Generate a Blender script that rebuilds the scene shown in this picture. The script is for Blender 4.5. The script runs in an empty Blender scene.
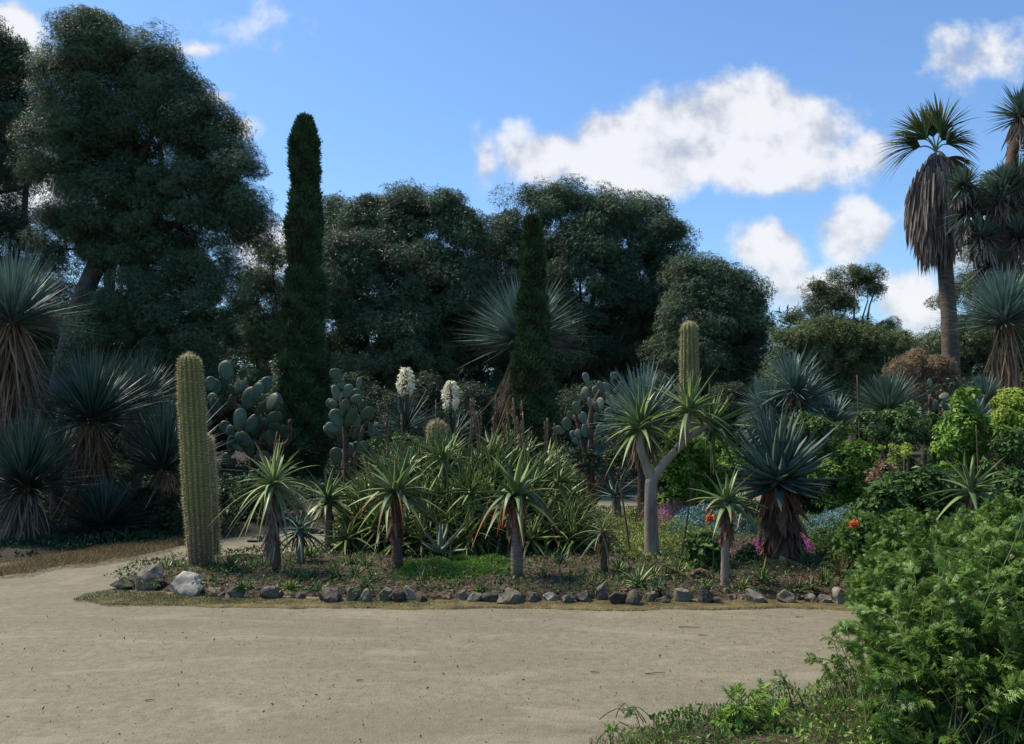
import bpy, bmesh, math
import numpy as np
from mathutils import Vector
SC = bpy.context.scene
COL = SC.collection
R = math.radians
# ------------------------------------------------------------------ camera
F = 850.0
TH = math.atan(48 / F)
EYE = 1.6
cd = bpy.data.cameras.new('camera'); cam = bpy.data.objects.new('camera', cd); COL.objects.link(cam)
cam.location = (0, 0, EYE); cam.rotation_euler = (math.pi / 2 + TH, 0, 0)
cd.sensor_width = 36; cd.lens = 36 * F / 1024; cd.clip_start = 0.05; cd.clip_end = 3000
SC.camera = cam
# ------------------------------------------------------------------ light
SUN_EL, SUN_AZ = R(58), R(-62)      # azimuth measured from +Y towards +X (negative = left)
EXPO = 0.6
SKY_STR = 0.098
SUN_STR = 4.3
sd = bpy.data.lights.new('sun', 'SUN'); sun = bpy.data.objects.new('sun', sd); COL.objects.link(sun)
sd.energy = SUN_STR; sd.angle = R(14); sd.color = (1.0, 0.90, 0.75)
sv = Vector((math.sin(SUN_AZ) * math.cos(SUN_EL), math.cos(SUN_AZ) * math.cos(SUN_EL), math.sin(SUN_EL)))
sun.rotation_euler = sv.to_track_quat('Z', 'Y').to_euler()
sun.location = (-20, -10, 30)
SC.view_settings.view_transform = 'Standard'; SC.view_settings.look = 'None'
SC.view_settings.gamma = 1; SC.view_settings.use_curve_mapping = False
SC.view_settings.exposure = EXPO

def pdir(px, py):
    u = (px - 512) / F; v = (372 - py) / F
    return np.array((u, math.cos(TH) - v * math.sin(TH), math.sin(TH) + v * math.cos(TH)))
def at(px, py, Y):
    d = pdir(px, py); return np.array((0, 0, EYE)) + d * (Y / d[1])
def G(px, py, z=0.0):
    d = pdir(px, py); return np.array((0, 0, EYE)) + d * ((z - EYE) / d[2])
def ppm(Y): return Y / F          # metres per pixel at depth Y

# ------------------------------------------------------------------ world: sky with clouds
world = bpy.data.worlds.new('World'); SC.world = world; world.use_nodes = True
def build_world():
    nt = world.node_tree; N = nt.nodes; Lk = nt.links; N.clear()
    def nd(t, **k):
        n = N.new(t)
        for a, b in k.items(): setattr(n, a, b)
        return n
    def mth(op, a, b=None, c=None, clamp=False):
        n = nd('ShaderNodeMath', operation=op, use_clamp=clamp)
        for i, v in enumerate((a, b, c)):
            if v is None: continue
            if isinstance(v, (int, float)): n.inputs[i].default_value = v
            else: Lk.new(v, n.inputs[i])
        return n.outputs[0]
    out = nd('ShaderNodeOutputWorld'); bg = nd('ShaderNodeBackground'); bg.inputs['Strength'].default_value = SKY_STR
    sky = nd('ShaderNodeTexSky', sky_type='NISHITA'); sky.sun_disc = False
    sky.sun_elevation = SUN_EL; sky.sun_rotation = SUN_AZ; sky.air_density = 1.15; sky.dust_density = 0.5; sky.ozone_density = 1.6
    tc = nd('ShaderNodeTexCoord'); sp = nd('ShaderNodeSeparateXYZ'); Lk.new(tc.outputs['Generated'], sp.inputs[0])
    yy = mth('MAXIMUM', sp.outputs[1], 0.05)
    u = mth('DIVIDE', sp.outputs[0], yy); v = mth('DIVIDE', sp.outputs[2], yy)
    cb = nd('ShaderNodeCombineXYZ'); Lk.new(u, cb.inputs[0]); Lk.new(v, cb.inputs[1])
    n1 = nd('ShaderNodeTexNoise'); n1.inputs['Scale'].default_value = 5; n1.inputs['Detail'].default_value = 3
    Lk.new(cb.outputs[0], n1.inputs['Vector'])
    wv = nd('ShaderNodeVectorMath', operation='MULTIPLY_ADD'); Lk.new(n1.outputs['Color'], wv.inputs[0])
    wv.inputs[1].default_value = (.10, .08, 0); wv.inputs[2].default_value = (-.05, -.04, 0)
    ad = nd('ShaderNodeVectorMath', operation='ADD'); Lk.new(cb.outputs[0], ad.inputs[0]); Lk.new(wv.outputs[0], ad.inputs[1])
    blobs = [(562,156,50,26,1),(615,142,60,32,1.05),(680,135,66,46,1.1),(740,118,66,44,1.12),(805,135,58,50,1.02),(665,168,110,30,1.0),(750,150,70,32,1.0),
             (855,158,70,26,.62),(735,180,60,22,.7),(520,150,22,30,.5),(768,252,42,28,.95),(850,232,38,36,.95),(805,288,70,26,.66),
             (905,300,46,30,.85),(10,22,46,34,1.05),(30,50,30,26,.8),(212,98,24,14,.7),(240,125,20,18,.7),(985,62,52,30,.46),(240,15,50,24,.22),
             (190,52,24,10,.4),(265,250,34,30,.9),(60,175,70,60,.85),(485,165,18,36,.42),(1060,240,120,60,.8),(500,470,900,60,.6)]
    acc = None
    for (px, py, rx, ry, w) in blobs:
        d = pdir(px, py); cu, cv = d[0] / d[1], d[2] / d[1]
        a = nd('ShaderNodeVectorMath', operation='SUBTRACT'); Lk.new(ad.outputs[0], a.inputs[0]); a.inputs[1].default_value = (cu, cv, 0)
        b = nd('ShaderNodeVectorMath', operation='MULTIPLY'); Lk.new(a.outputs[0], b.inputs[0]); b.inputs[1].default_value = (F / rx / 1.25, F / ry / 1.25, 0)
        c = nd('ShaderNodeVectorMath', operation='LENGTH'); Lk.new(b.outputs[0], c.inputs[0])
        m = mth('MULTIPLY', mth('SUBTRACT', 1.0, c.outputs['Value']), w)
        acc = m if acc is None else mth('SMOOTH_MAX', acc, m, 0.12)
    n2 = nd('ShaderNodeTexNoise'); n2.inputs['Scale'].default_value = 11; n2.inputs['Detail'].default_value = 10; n2.inputs['Roughness'].default_value = .58
    Lk.new(cb.outputs[0], n2.inputs['Vector'])
    dens = mth('ADD', acc, mth('MULTIPLY', mth('SUBTRACT', n2.outputs['Fac'], .5), 1.6))
    mr = nd('ShaderNodeMapRange', interpolation_type='SMOOTHSTEP'); mr.inputs['From Min'].default_value = -.03; mr.inputs['From Max'].default_value = .46
    Lk.new(dens, mr.inputs['Value'])
    front = nd('ShaderNodeMapRange'); front.inputs['From Min'].default_value = .05; front.inputs['From Max'].default_value = .3; Lk.new(sp.outputs[1], front.inputs['Value'])
    fac = mth('MULTIPLY', mth('MULTIPLY', mr.outputs[0], .93), front.outputs[0])
    # cloud brightness : thick parts bright, lower and thin parts greyer
    def nz(off):
        q = nd('ShaderNodeVectorMath', operation='ADD'); Lk.new(cb.outputs[0], q.inputs[0]); q.inputs[1].default_value = off
        n_ = nd('ShaderNodeTexNoise'); n_.inputs['Scale'].default_value = 11; n_.inputs['Detail'].default_value = 5; n_.inputs['Roughness'].default_value = .55; Lk.new(q.outputs[0], n_.inputs['Vector']); return n_.outputs['Fac']
    relief = mth('MULTIPLY', mth('SUBTRACT', nz((0, 0, 0)), nz((-.016, .03, 0))), 2.3)
    sh0 = mth('ADD', mth('MULTIPLY_ADD', dens, .65, .42), relief)
    sh = nd('ShaderNodeMapRange', interpolation_type='SMOOTHSTEP'); sh.inputs['From Min'].default_value = .15; sh.inputs['From Max'].default_value = .95
    Lk.new(sh0, sh.inputs['Value'])
    cm = nd('ShaderNodeMix', data_type='RGBA'); Lk.new(sh.outputs[0], cm.inputs['Factor'])
    k = 1 / SKY_STR / 2 ** EXPO
    cm.inputs['A'].default_value = (.52 * k, .57 * k, .67 * k, 1); cm.inputs['B'].default_value = (.93 * k, .935 * k, .96 * k, 1)
    # natural sky, a little more saturated towards the photograph's blue
    tint = nd('ShaderNodeMix', data_type='RGBA', blend_type='MULTIPLY'); tint.inputs['Factor'].default_value = 1
    Lk.new(sky.outputs[0], tint.inputs['A']); tint.inputs['B'].default_value = SKY_TINT
    mx = nd('ShaderNodeMix', data_type='RGBA'); Lk.new(fac, mx.inputs['Factor']); Lk.new(tint.outputs['Result'], mx.inputs['A']); Lk.new(cm.outputs['Result'], mx.inputs['B'])
    Lk.new(mx.outputs['Result'], bg.inputs['Color']); Lk.new(bg.outputs[0], out.inputs[0])
SKY_TINT = (.76, .98, 1.22, 1)
build_world()

# ------------------------------------------------------------------ tools
def rng_(s): return np.random.default_rng(s)
def nrm(a): return a / (np.linalg.norm(a, axis=-1, keepdims=True) + 1e-9)
def rdir(rg, n): return nrm(rg.normal(size=(n, 3)))
UP = np.array((0, 0, 1.0))

class MB:
    def __init__(s): s.V = []; s.Q = []; s.T = []; s.a = []; s.b = []; s.n = 0
    def add(s, V, Q=None, T=None, tint=0.5, along=0.5):
        V = np.asarray(V, dtype=np.float64).reshape(-1, 3); n = len(V)
        s.V.append(V)
        if Q is not None and len(Q): s.Q.append(np.asarray(Q, dtype=np.int64).reshape(-1, 4) + s.n)
        if T is not None and len(T): s.T.append(np.asarray(T, dtype=np.int64).reshape(-1, 3) + s.n)
        s.a.append(np.broadcast_to(np.asarray(tint, dtype=np.float64), (n,)).copy()); s.b.append(np.broadcast_to(np.asarray(along, dtype=np.float64), (n,)).copy())
        s.n += n
    def build(s, name, mat, parent=None, smooth=True):
        V = np.concatenate(s.V)
        if parent is not None and not isinstance(parent, str):
            V = V - np.array(wloc(parent))
        me = bpy.data.meshes.new(name)
        Q = np.concatenate(s.Q) if s.Q else np.zeros((0, 4), np.int64); T = np.concatenate(s.T) if s.T else np.zeros((0, 3), np.int64)
        me.vertices.add(len(V)); me.vertices.foreach_set('co', V.astype(np.float32).ravel())
        li = np.concatenate((Q.ravel(), T.ravel())).astype(np.int32)
        me.loops.add(len(li)); me.loops.foreach_set('vertex_index', li)
        nq, ntr = len(Q), len(T)
        me.polygons.add(nq + ntr)
        st = np.concatenate((np.arange(nq) * 4, nq * 4 + np.arange(ntr) * 3)).astype(np.int32)
        me.polygons.foreach_set('loop_start', st)
        me.polygons.foreach_set('use_smooth', np.full(nq + ntr, smooth))
        me.update(calc_edges=True); me.validate()
        for nm, arr in (('tint', s.a), ('along', s.b)):
            at_ = me.attributes.new(nm, 'FLOAT', 'POINT'); at_.data.foreach_set('value', np.concatenate(arr).astype(np.float32))
        me.materials.append(mat)
        o = bpy.data.objects.new(name, me); COL.objects.link(o)
        if parent is not None: o.parent = parent
        return o
def wloc(o):
    v = Vector(o.location)
    while o.parent: o = o.parent; v += o.location
    return v

def thing(name, label, cat, loc, group=None):
    o = bpy.data.objects.new(name, None); COL.objects.link(o); o.location = tuple(loc); o.empty_display_size = .2
    o['label'] = label; o['category'] = cat
    if group: o['group'] = group
    return o
def tag(o, label, cat, group=None, kind=None):
    o['label'] = label; o['category'] = cat
    if group: o['group'] = group
    if kind: o['kind'] = kind
    return o

def blades(mb, B, D, L, W, droop=0.0, nseg=5, prof='taper', fold=.35, thick=0.0, tint=None, roll=None, rg=None, curl=0.0, pw=2.0, t0=0.0, t1=1.0):
    B = np.atleast_2d(B); D = nrm(np.atleast_2d(D)); n = len(B)
    L = np.broadcast_to(L, (n,)); W = np.broadcast_to(W, (n,)); droop = np.broadcast_to(droop, (n,))
    if tint is None: tint = (rg or rng_(n)).random(n)
    tint = np.broadcast_to(tint, (n,))
    s = np.linspace(0, 1, nseg + 1)[None, :, None]
    g = -UP[None, None]
    P = B[:, None] + D[:, None] * L[:, None, None] * s + g * (droop * L)[:, None, None] * s ** pw
    T = D[:, None] * L[:, None, None] + g * (pw * droop * L)[:, None, None] * np.maximum(s, 1e-3) ** (pw - 1)
    T = nrm(T)
    S = np.cross(D, UP); bad = np.linalg.norm(S, axis=1) < .05; S[bad] = (1, 0, 0); S = nrm(S)[:, None] * np.ones_like(P)
    S = nrm(S - T * (S * T).sum(-1, keepdims=True)); Nn = np.cross(S, T)
    if roll is not None:
        r = np.broadcast_to(roll, (n,))[:, None, None]; S, Nn = S * np.cos(r) + Nn * np.sin(r), Nn * np.cos(r) - S * np.sin(r)
    if np.any(curl): P = P + S * (np.broadcast_to(curl, (n,)) * L)[:, None, None] * s ** 2
    if prof == 'taper': w = (1 - s) ** .85 * (1 - .0 * s)
    elif prof == 'sword': w = np.minimum(1, .55 + 1.2 * s) * (1 - s ** 3.2)
    elif prof == 'strap': w = np.minimum(1, .7 + .8 * s) * (1 - s ** 5) * .9
    elif prof == 'agave': w = (.55 + .9 * s - .0 * s) * (1 - s ** 2.2)
    w = np.maximum(w, .02) * W[:, None, None] * .5
    if thick > 0:
        ring = np.stack((P - S * w, P - Nn * w * fold * .3, P + S * w, P - Nn * w * thick), 2)
        ring[:, :, 0] += (Nn * w * fold); ring[:, :, 2] += (Nn * w * fold)
        k = 4
    else:
        ring = np.stack((P - S * w + Nn * w * fold, P, P + S * w + Nn * w * fold), 2); k = 3
    V = ring.reshape(-1, 3); base = (np.arange(n) * (nseg + 1) * k)[:, None, None]
    i = (np.arange(nseg) * k)[None, :, None]; j = np.arange(k if k == 4 else 2)[None, None]
    jn = (j + 1) % k
    q = np.stack((base + i + j, base + i + jn, base + i + k + jn, base + i + k + j), -1).reshape(-1, 4)
    al = np.broadcast_to(t0 + (t1 - t0) * s, (n, nseg + 1, 1)).repeat(k, 2).ravel()
    mb.add(V, Q=q, tint=np.repeat(tint, (nseg + 1) * k), along=al)

def tube(mb, pts, rad, k=8, tint=.5, cap=True, wob=0.0, rg=None, along=True):
    pts = np.asarray(pts, float); n = len(pts); rad = np.broadcast_to(rad, (n,))
    T = nrm(np.gradient(pts, axis=0)); ref = np.array((1, 0, 0.0)) if abs(T[0][0]) < .8 else np.array((0, 1, 0.0))
    S = nrm(ref - T * (T @ ref)[:, None]); N2 = np.cross(T, S)
    a = np.arange(k) / k * 2 * math.pi
    rr = rad[:, None] * np.ones((n, k))
    if wob: rr = rr * (1 + wob * (rg or rng_(5)).normal(size=(n, k)))
    V = pts[:, None] + (S[:, None] * np.cos(a)[None, :, None] + N2[:, None] * np.sin(a)[None, :, None]) * rr[..., None]
    i = (np.arange(n - 1) * k)[:, None]; j = np.arange(k)[None]; jn = (j + 1) % k
    q = np.stack((i + j, i + jn, i + k + jn, i + k + j), -1).reshape(-1, 4)
    al = np.repeat(np.linspace(0, 1, n), k)
    V = V.reshape(-1, 3); T3 = None
    if cap:
        V = np.concatenate((V, pts[-1:] + T[-1:] * rad[-1] * .4)); al = np.append(al, 1)
        T3 = np.stack((np.full(k, n * k), (n - 1) * k + np.arange(k), (n - 1) * k + (np.arange(k) + 1) % k), -1)
    mb.add(V, Q=q, T=T3, tint=tint, along=al)

def curve(p0, p1, bend, n=10):
    p0, p1 = np.asarray(p0, float), np.asarray(p1, float); s = np.linspace(0, 1, n)[:, None]
    return p0 * (1 - s) + p1 * s + np.asarray(bend, float)[None] * (4 * s * (1 - s))
def smooth(ctrl, n=24):
    c = np.asarray(ctrl, float); t = np.linspace(0, len(c) - 1, n); out = []
    for x in t:
        i = min(int(x), len(c) - 2); f = x - i
        p0, p1, p2, p3 = c[max(i - 1, 0)], c[i], c[i + 1], c[min(i + 2, len(c) - 1)]
        out.append(.5 * ((2 * p1) + (-p0 + p2) * f + (2 * p0 - 5 * p1 + 4 * p2 - p3) * f * f + (-p0 + 3 * p1 - 3 * p2 + p3) * f ** 3))
    return np.array(out)

def stamp(mb, TV, TQ, TT, P, D, Nn, sc, tint, al=None):
    """template verts (k,3): x along D, y across, z normal"""
    P = np.atleast_2d(P); n = len(P); D = nrm(D); S = np.cross(Nn, D); S = nrm(S); Nn = np.cross(D, S)
    sc = np.broadcast_to(sc, (n,))[:, None, None]; TV = np.asarray(TV, float); k = len(TV)
    V = P[:, None] + sc * (D[:, None] * TV[None, :, 0:1] + S[:, None] * TV[None, :, 1:2] + Nn[:, None] * TV[None, :, 2:3])
    off = (np.arange(n) * k)[:, None, None]
    Q = (np.asarray(TQ)[None] + off).reshape(-1, 4) if TQ is not None and len(TQ) else None
    T = (np.asarray(TT)[None] + off).reshape(-1, 3) if TT is not None and len(TT) else None
    a = TV[:, 0] if al is None else al
    mb.add(V.reshape(-1, 3), Q=Q, T=T, tint=np.repeat(np.broadcast_to(tint, (n,)), k), along=np.tile(a, n))
LEAF = ([(0, 0, 0), (.45, .24, .07), (1, 0, -.05), (.45, -.24, .07)], None, [(0, 2, 1), (0, 3, 2)])
TUFT = ([(0, 0, 0), (.5, .2, .06), (1, .05, 0), (.1, -.05, 0), (.4, -.45, .15), (.75, -.6, .1), (.0, .05, 0), (.25, .5, -.1), (.6, .75, -.05)], None, [(0, 2, 1), (3, 4, 5), (6, 8, 7)])
def lobed():
    V = []; T = []; al = []
    def lobe(x, y, a, l, w):
        b = len(V); d = (math.cos(a), math.sin(a)); s = (-d[1], d[0])
        for (f, g, z) in ((0, .25, 0), (.5, .5, .05), (1, 0, -.07), (.5, -.5, .05), (0, -.25, 0), (.5, 0, 0)):
            V.append((x + d[0] * l * f + s[0] * w * g, y + d[1] * l * f + s[1] * w * g, z * l * 1.5 - .15 * (x + d[0] * l * f) ** 2)); al.append(min(1, x + f * l))
        T.extend([(b, b + 5, b + 1), (b + 1, b + 5, b + 2), (b + 2, b + 5, b + 3), (b + 3, b + 5, b + 4), (b, b + 4, b + 5)])
    lobe(0, 0, 0, .55, .09); lobe(.5, 0, 0, .5, .135)
    for x, l in ((.18, .3), (.36, .38), (.52, .36)):
        lobe(x, .02, .7, l, .085); lobe(x + .04, -.02, -.7, l * .95, .085)
    return V, None, T, np.array(al)
LOBED = lobed()

# ------------------------------------------------------------------ materials
def M(name):
    m = bpy.data.materials.new(name); m.use_nodes = True; nt = m.node_tree; nt.nodes.clear(); return m, nt
def leafmat(name, c1, c2, tip=None, tip_at=(.6, 1), base=None, rough=.55, trans=.2, spec=.16, nscale=1.2, namp=.5, sheen=None):
    m, nt = M(name); N = nt.nodes; K = nt.links
    out = N.new('ShaderNodeOutputMaterial'); bs = N.new('ShaderNodeBsdfPrincipled'); bs.inputs['Roughness'].default_value = rough; bs.inputs['Specular IOR Level'].default_value = spec
    at_ = N.new('ShaderNodeAttribute'); at_.attribute_name = 'tint'; al = N.new('ShaderNodeAttribute'); al.attribute_name = 'along'
    tc = N.new('ShaderNodeTexCoord'); no = N.new('ShaderNodeTexNoise'); no.inputs['Scale'].default_value = nscale; no.inputs['Detail'].default_value = 4; K.new(tc.outputs['Object'], no.inputs['Vector'])
    a = N.new('ShaderNodeMath'); a.operation = 'MULTIPLY_ADD'; K.new(no.outputs['Fac'], a.inputs[0]); a.inputs[1].default_value = namp * 2; a.inputs[2].default_value = -namp
    b = N.new('ShaderNodeMath'); b.operation = 'ADD'; b.use_clamp = True; K.new(a.outputs[0], b.inputs[0]); K.new(at_.outputs['Fac'], b.inputs[1])
    mx = N.new('ShaderNodeMix'); mx.data_type = 'RGBA'; K.new(b.outputs[0], mx.inputs['Factor']); mx.inputs['A'].default_value = (*c1, 1); mx.inputs['B'].default_value = (*c2, 1)
    col = mx.outputs['Result']
    for cc, (x0, x1) in ((tip, tip_at), (base, (.35, 0))):
        if cc is None: continue
        mr = N.new('ShaderNodeMapRange'); mr.interpolation_type = 'SMOOTHSTEP'; K.new(al.outputs['Fac'], mr.inputs['Value']); mr.inputs['From Min'].default_value = x0; mr.inputs['From Max'].default_value = x1
        m2 = N.new('ShaderNodeMix'); m2.data_type = 'RGBA'; K.new(mr.outputs[0], m2.inputs['Factor']); K.new(col, m2.inputs['A']); m2.inputs['B'].default_value = (*cc, 1); col = m2.outputs['Result']
    K.new(col, bs.inputs['Base Color'])
    if trans > 0:
        tr = N.new('ShaderNodeBsdfTranslucent'); K.new(col, tr.inputs['Color']); ms = N.new('ShaderNodeMixShader'); ms.inputs[0].default_value = trans
        K.new(bs.outputs[0], ms.inputs[1]); K.new(tr.outputs[0], ms.inputs[2]); K.new(ms.outputs[0], out.inputs[0])
    else: K.new(bs.outputs[0], out.inputs[0])
    return m
def rough_mat(name, cols, scale=6, bump=.4, bscale=30, rough=.85, stretch=(1, 1, 1), spots=None, detail=8, bdist=.02, patch=None):
    m, nt = M(name); N = nt.nodes; K = nt.links
    out = N.new('ShaderNodeOutputMaterial'); bs = N.new('ShaderNodeBsdfPrincipled'); bs.inputs['Roughness'].default_value = rough; bs.inputs['Specular IOR Level'].default_value = .25
    K.new(bs.outputs[0], out.inputs[0])
    tc = N.new('ShaderNodeTexCoord'); mp = N.new('ShaderNodeMapping'); mp.inputs['Scale'].default_value = stretch; K.new(tc.outputs['Object'], mp.inputs[0])
    no = N.new('ShaderNodeTexNoise'); no.inputs['Scale'].default_value = scale; no.inputs['Detail'].default_value = detail; no.inputs['Roughness'].default_value = .65; K.new(mp.outputs[0], no.inputs['Vector'])
    cr = N.new('ShaderNodeValToRGB'); e = cr.color_ramp.elements
    ps = np.linspace(.3, .7, len(cols)); e[0].position = ps[0]; e[0].color = (*cols[0], 1); e[1].position = ps[-1]; e[1].color = (*cols[-1], 1)
    for p, c in list(zip(ps, cols))[1:-1]: x = e.new(p); x.color = (*c, 1)
    K.new(no.outputs['Fac'], cr.inputs[0]); col = cr.outputs[0]
    if spots:
        sc_, thr, sc_col, amt = spots
        n3 = N.new('ShaderNodeTexNoise'); n3.inputs['Scale'].default_value = sc_; n3.inputs['Detail'].default_value = 3; K.new(tc.outputs['Object'], n3.inputs['Vector'])
        mr = N.new('ShaderNodeMapRange'); mr.interpolation_type = 'SMOOTHSTEP'; K.new(n3.outputs['Fac'], mr.inputs['Value']); mr.inputs['From Min'].default_value = thr; mr.inputs['From Max'].default_value = thr + .12; mr.inputs['To Max'].default_value = amt
        m2 = N.new('ShaderNodeMix'); m2.data_type = 'RGBA'; K.new(mr.outputs[0], m2.inputs['Factor']); K.new(col, m2.inputs['A']); m2.inputs['B'].default_value = (*sc_col, 1); col = m2.outputs['Result']
    if patch:
        for (ps_, pa, lo, hi, pc) in patch:
            mp2 = N.new('ShaderNodeMapping'); mp2.inputs['Scale'].default_value = (.55, 1.3, 1); mp2.inputs['Rotation'].default_value = (0, 0, .12); K.new(tc.outputs['Object'], mp2.inputs[0])
            n4 = N.new('ShaderNodeTexNoise'); n4.inputs['Scale'].default_value = ps_; n4.inputs['Detail'].default_value = 7; n4.inputs['Roughness'].default_value = .6; n4.inputs['Distortion'].default_value = .6; K.new(mp2.outputs[0], n4.inputs['Vector'])
            m4 = N.new('ShaderNodeMapRange'); m4.interpolation_type = 'SMOOTHSTEP'; K.new(n4.outputs['Fac'], m4.inputs['Value']); m4.inputs['From Min'].default_value = lo; m4.inputs['From Max'].default_value = hi; m4.inputs['To Max'].default_value = pa
            m5 = N.new('ShaderNodeMix'); m5.data_type = 'RGBA'; K.new(m4.outputs[0], m5.inputs['Factor']); K.new(col, m5.inputs['A']); m5.inputs['B'].default_value = (*pc, 1); col = m5.outputs['Result']
    at_ = N.new('ShaderNodeAttribute'); at_.attribute_name = 'tint'
    mm = N.new('ShaderNodeMath'); mm.operation = 'MULTIPLY_ADD'; K.new(at_.outputs['Fac'], mm.inputs[0]); mm.inputs[1].default_value = .5; mm.inputs[2].default_value = .75
    hv = N.new('ShaderNodeHueSaturation'); K.new(mm.outputs[0], hv.inputs['Value']); K.new(col, hv.inputs['Color'])
    K.new(hv.outputs[0], bs.inputs['Base Color'])
    nb = N.new('ShaderNodeTexNoise'); nb.inputs['Scale'].default_value = bscale; nb.inputs['Detail'].default_value = 6; K.new(mp.outputs[0], nb.inputs['Vector'])
    bp = N.new('ShaderNodeBump'); bp.inputs['Strength'].default_value = bump; bp.inputs['Distance'].default_value = bdist; K.new(nb.outputs['Fac'], bp.inputs['Height']); K.new(bp.outputs[0], bs.inputs['Normal'])
    return m

MT = {}
MT['sand'] = rough_mat('sand path', [(.130, .117, .075), (.168, .152, .100), (.202, .183, .123)], scale=14, bump=.7, bscale=75, spots=(48, .56, (.11, .09, .06), .55), bdist=.012, patch=[(.7, .45, .42, .62, (.125, .112, .076)), (2.2, .4, .52, .66, (.25, .225, .16)), (5, .35, .55, .68, (.10, .088, .06))])
MT['soil'] = rough_mat('bed soil', [(.022, .015, .009), (.052, .036, .023), (.10, .072, .046)], scale=7, bump=.9, bscale=26, bdist=.03)
MT['soil_dark'] = rough_mat('dark mulch', [(.010, .008, .005), (.024, .018, .011), (.048, .036, .022)], scale=7, bump=.9, bscale=26, bdist=.03)
MT['ground'] = rough_mat('rough ground', [(.02, .022, .012), (.04, .04, .022), (.07, .06, .035)], scale=2, bump=.8, bscale=20, bdist=.03)
MT['turf'] = rough_mat('thin olive turf', [(.055, .036, .018), (.105, .082, .03), (.16, .13, .05)], scale=9, bump=1, bscale=45, spots=(6, .55, (.075, .085, .025), .7))
MT['stone'] = rough_mat('grey fieldstone', [(.048, .040, .029), (.125, .108, .082), (.27, .24, .185)], scale=7, bump=.6, bscale=22, spots=(9, .55, (.07, .075, .045), .6))
MT['stone_dark'] = rough_mat('dark fieldstone', [(.030, .025, .018), (.070, .061, .048), (.155, .138, .11)], scale=8, bump=.6, bscale=22, spots=(9, .58, (.05, .06, .03), .6))
MT['stone_pale'] = rough_mat('pale limestone', [(.14, .125, .095), (.30, .28, .225), (.46, .44, .37)], scale=5, bump=.6, bscale=18, spots=(5, .55, (.13, .12, .09), .7))
MT['stone_brown'] = rough_mat('brown stone', [(.10, .065, .04), (.20, .14, .09), (.30, .22, .15)], scale=7, bump=.6, bscale=22)
MT['bark'] = rough_mat('grey bark', [(.03, .025, .02), (.07, .06, .05), (.12, .10, .085)], scale=5, bump=1, bscale=16, stretch=(1, 1, .25), bdist=.05)
MT['pale_bark'] = rough_mat('pale smooth bark', [(.13, .105, .078), (.26, .215, .16), (.37, .31, .235)], scale=6, bump=.5, bscale=24, stretch=(1, 1, .4))
MT['aloe_bark'] = rough_mat('leaf scarred bark', [(.09, .07, .05), (.18, .145, .11), (.27, .22, .17)], scale=9, bump=1, bscale=30, stretch=(.4, .4, 3))
MT['brown_bark'] = rough_mat('brown bark', [(.035, .022, .015), (.09, .058, .038), (.15, .10, .07)], scale=9, bump=1, bscale=30, stretch=(.5, .5, 2))
MT['palm_bark'] = rough_mat('palm bark', [(.055, .042, .032), (.11, .086, .066), (.17, .135, .105)], scale=5, bump=1, bscale=14, stretch=(.6, .6, 3))
MT['dry'] = leafmat('dry thatch', (0.120, 0.075, 0.042), (0.370, 0.250, 0.150), rough=.8, trans=.1, spec=.1)
MT['dry_grey'] = leafmat('grey dry thatch', (0.100, 0.082, 0.066), (0.330, 0.270, 0.210), rough=.8, trans=.1, spec=.1)
MT['dry_red'] = leafmat('red brown dry leaves', (.07, .038, .024), (.29, .175, .11), rough=.8, trans=.1, spec=.1)
MT['oak'] = leafmat('oak leaves', (0.040, 0.070, 0.034), (0.130, 0.190, 0.095), nscale=.45, namp=.5, rough=.5, trans=.10)
MT['oak2'] = leafmat('lighter oak leaves', (0.055, 0.085, 0.030), (0.170, 0.220, 0.085), nscale=.45, namp=.5, rough=.5, trans=.12)
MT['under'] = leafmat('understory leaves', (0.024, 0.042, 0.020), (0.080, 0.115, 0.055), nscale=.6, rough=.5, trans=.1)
MT['cypress'] = leafmat('cypress sprays', (0.028, 0.055, 0.022), (0.090, 0.145, 0.055), nscale=1.6, rough=.6, trans=.05)
MT['euc'] = leafmat('gum leaves', (0.060, 0.090, 0.035), (0.160, 0.200, 0.085), nscale=.6, rough=.45, trans=.2)
MT['bright'] = leafmat('bright green leaves', (0.070, 0.150, 0.020), (0.230, 0.370, 0.060), nscale=3, rough=.45, trans=.25)
MT['lime'] = leafmat('yellow green leaves', (.19, .29, .04), (.40, .50, .08), nscale=4, rough=.5, trans=.25)
MT['midgreen'] = leafmat('mid green leaves', (0.030, 0.070, 0.018), (0.110, 0.190, 0.050), nscale=2.5, rough=.45, trans=.2)
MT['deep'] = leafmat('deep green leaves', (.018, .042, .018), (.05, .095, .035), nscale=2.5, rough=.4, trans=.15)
MT['poppy'] = leafmat('lobed grey green leaves', (0.032, 0.085, 0.012), (0.190, 0.310, 0.055), nscale=2.2, rough=.38, trans=.25, spec=.25)
MT['stem'] = leafmat('green stems', (.03, .055, .018), (.09, .11, .045), trans=0)
MT['twig'] = leafmat('brown twigs', (.07, .045, .03), (.16, .11, .075), trans=0, rough=.8)
MT['yucca'] = leafmat('blue green sword leaves', (0.045, 0.090, 0.070), (0.150, 0.220, 0.175), tip=(.20, .20, .13), tip_at=(.85, 1.05), base=(.05, .06, .045), nscale=1, rough=.42, trans=.1, spec=.22)
MT['yucca_d'] = leafmat('dark sword leaves', (0.020, 0.048, 0.040), (0.065, 0.125, 0.105), tip=(.15, .15, .10), tip_at=(.85, 1.05), base=(.05, .06, .045), nscale=1, rough=.42, trans=.08, spec=.22)
MT['yucca_p'] = leafmat('powder blue sword leaves', (0.065, 0.120, 0.105), (0.200, 0.290, 0.255), tip=(.22, .22, .16), tip_at=(.88, 1.05), nscale=1, rough=.45, trans=.08, spec=.22)
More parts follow.
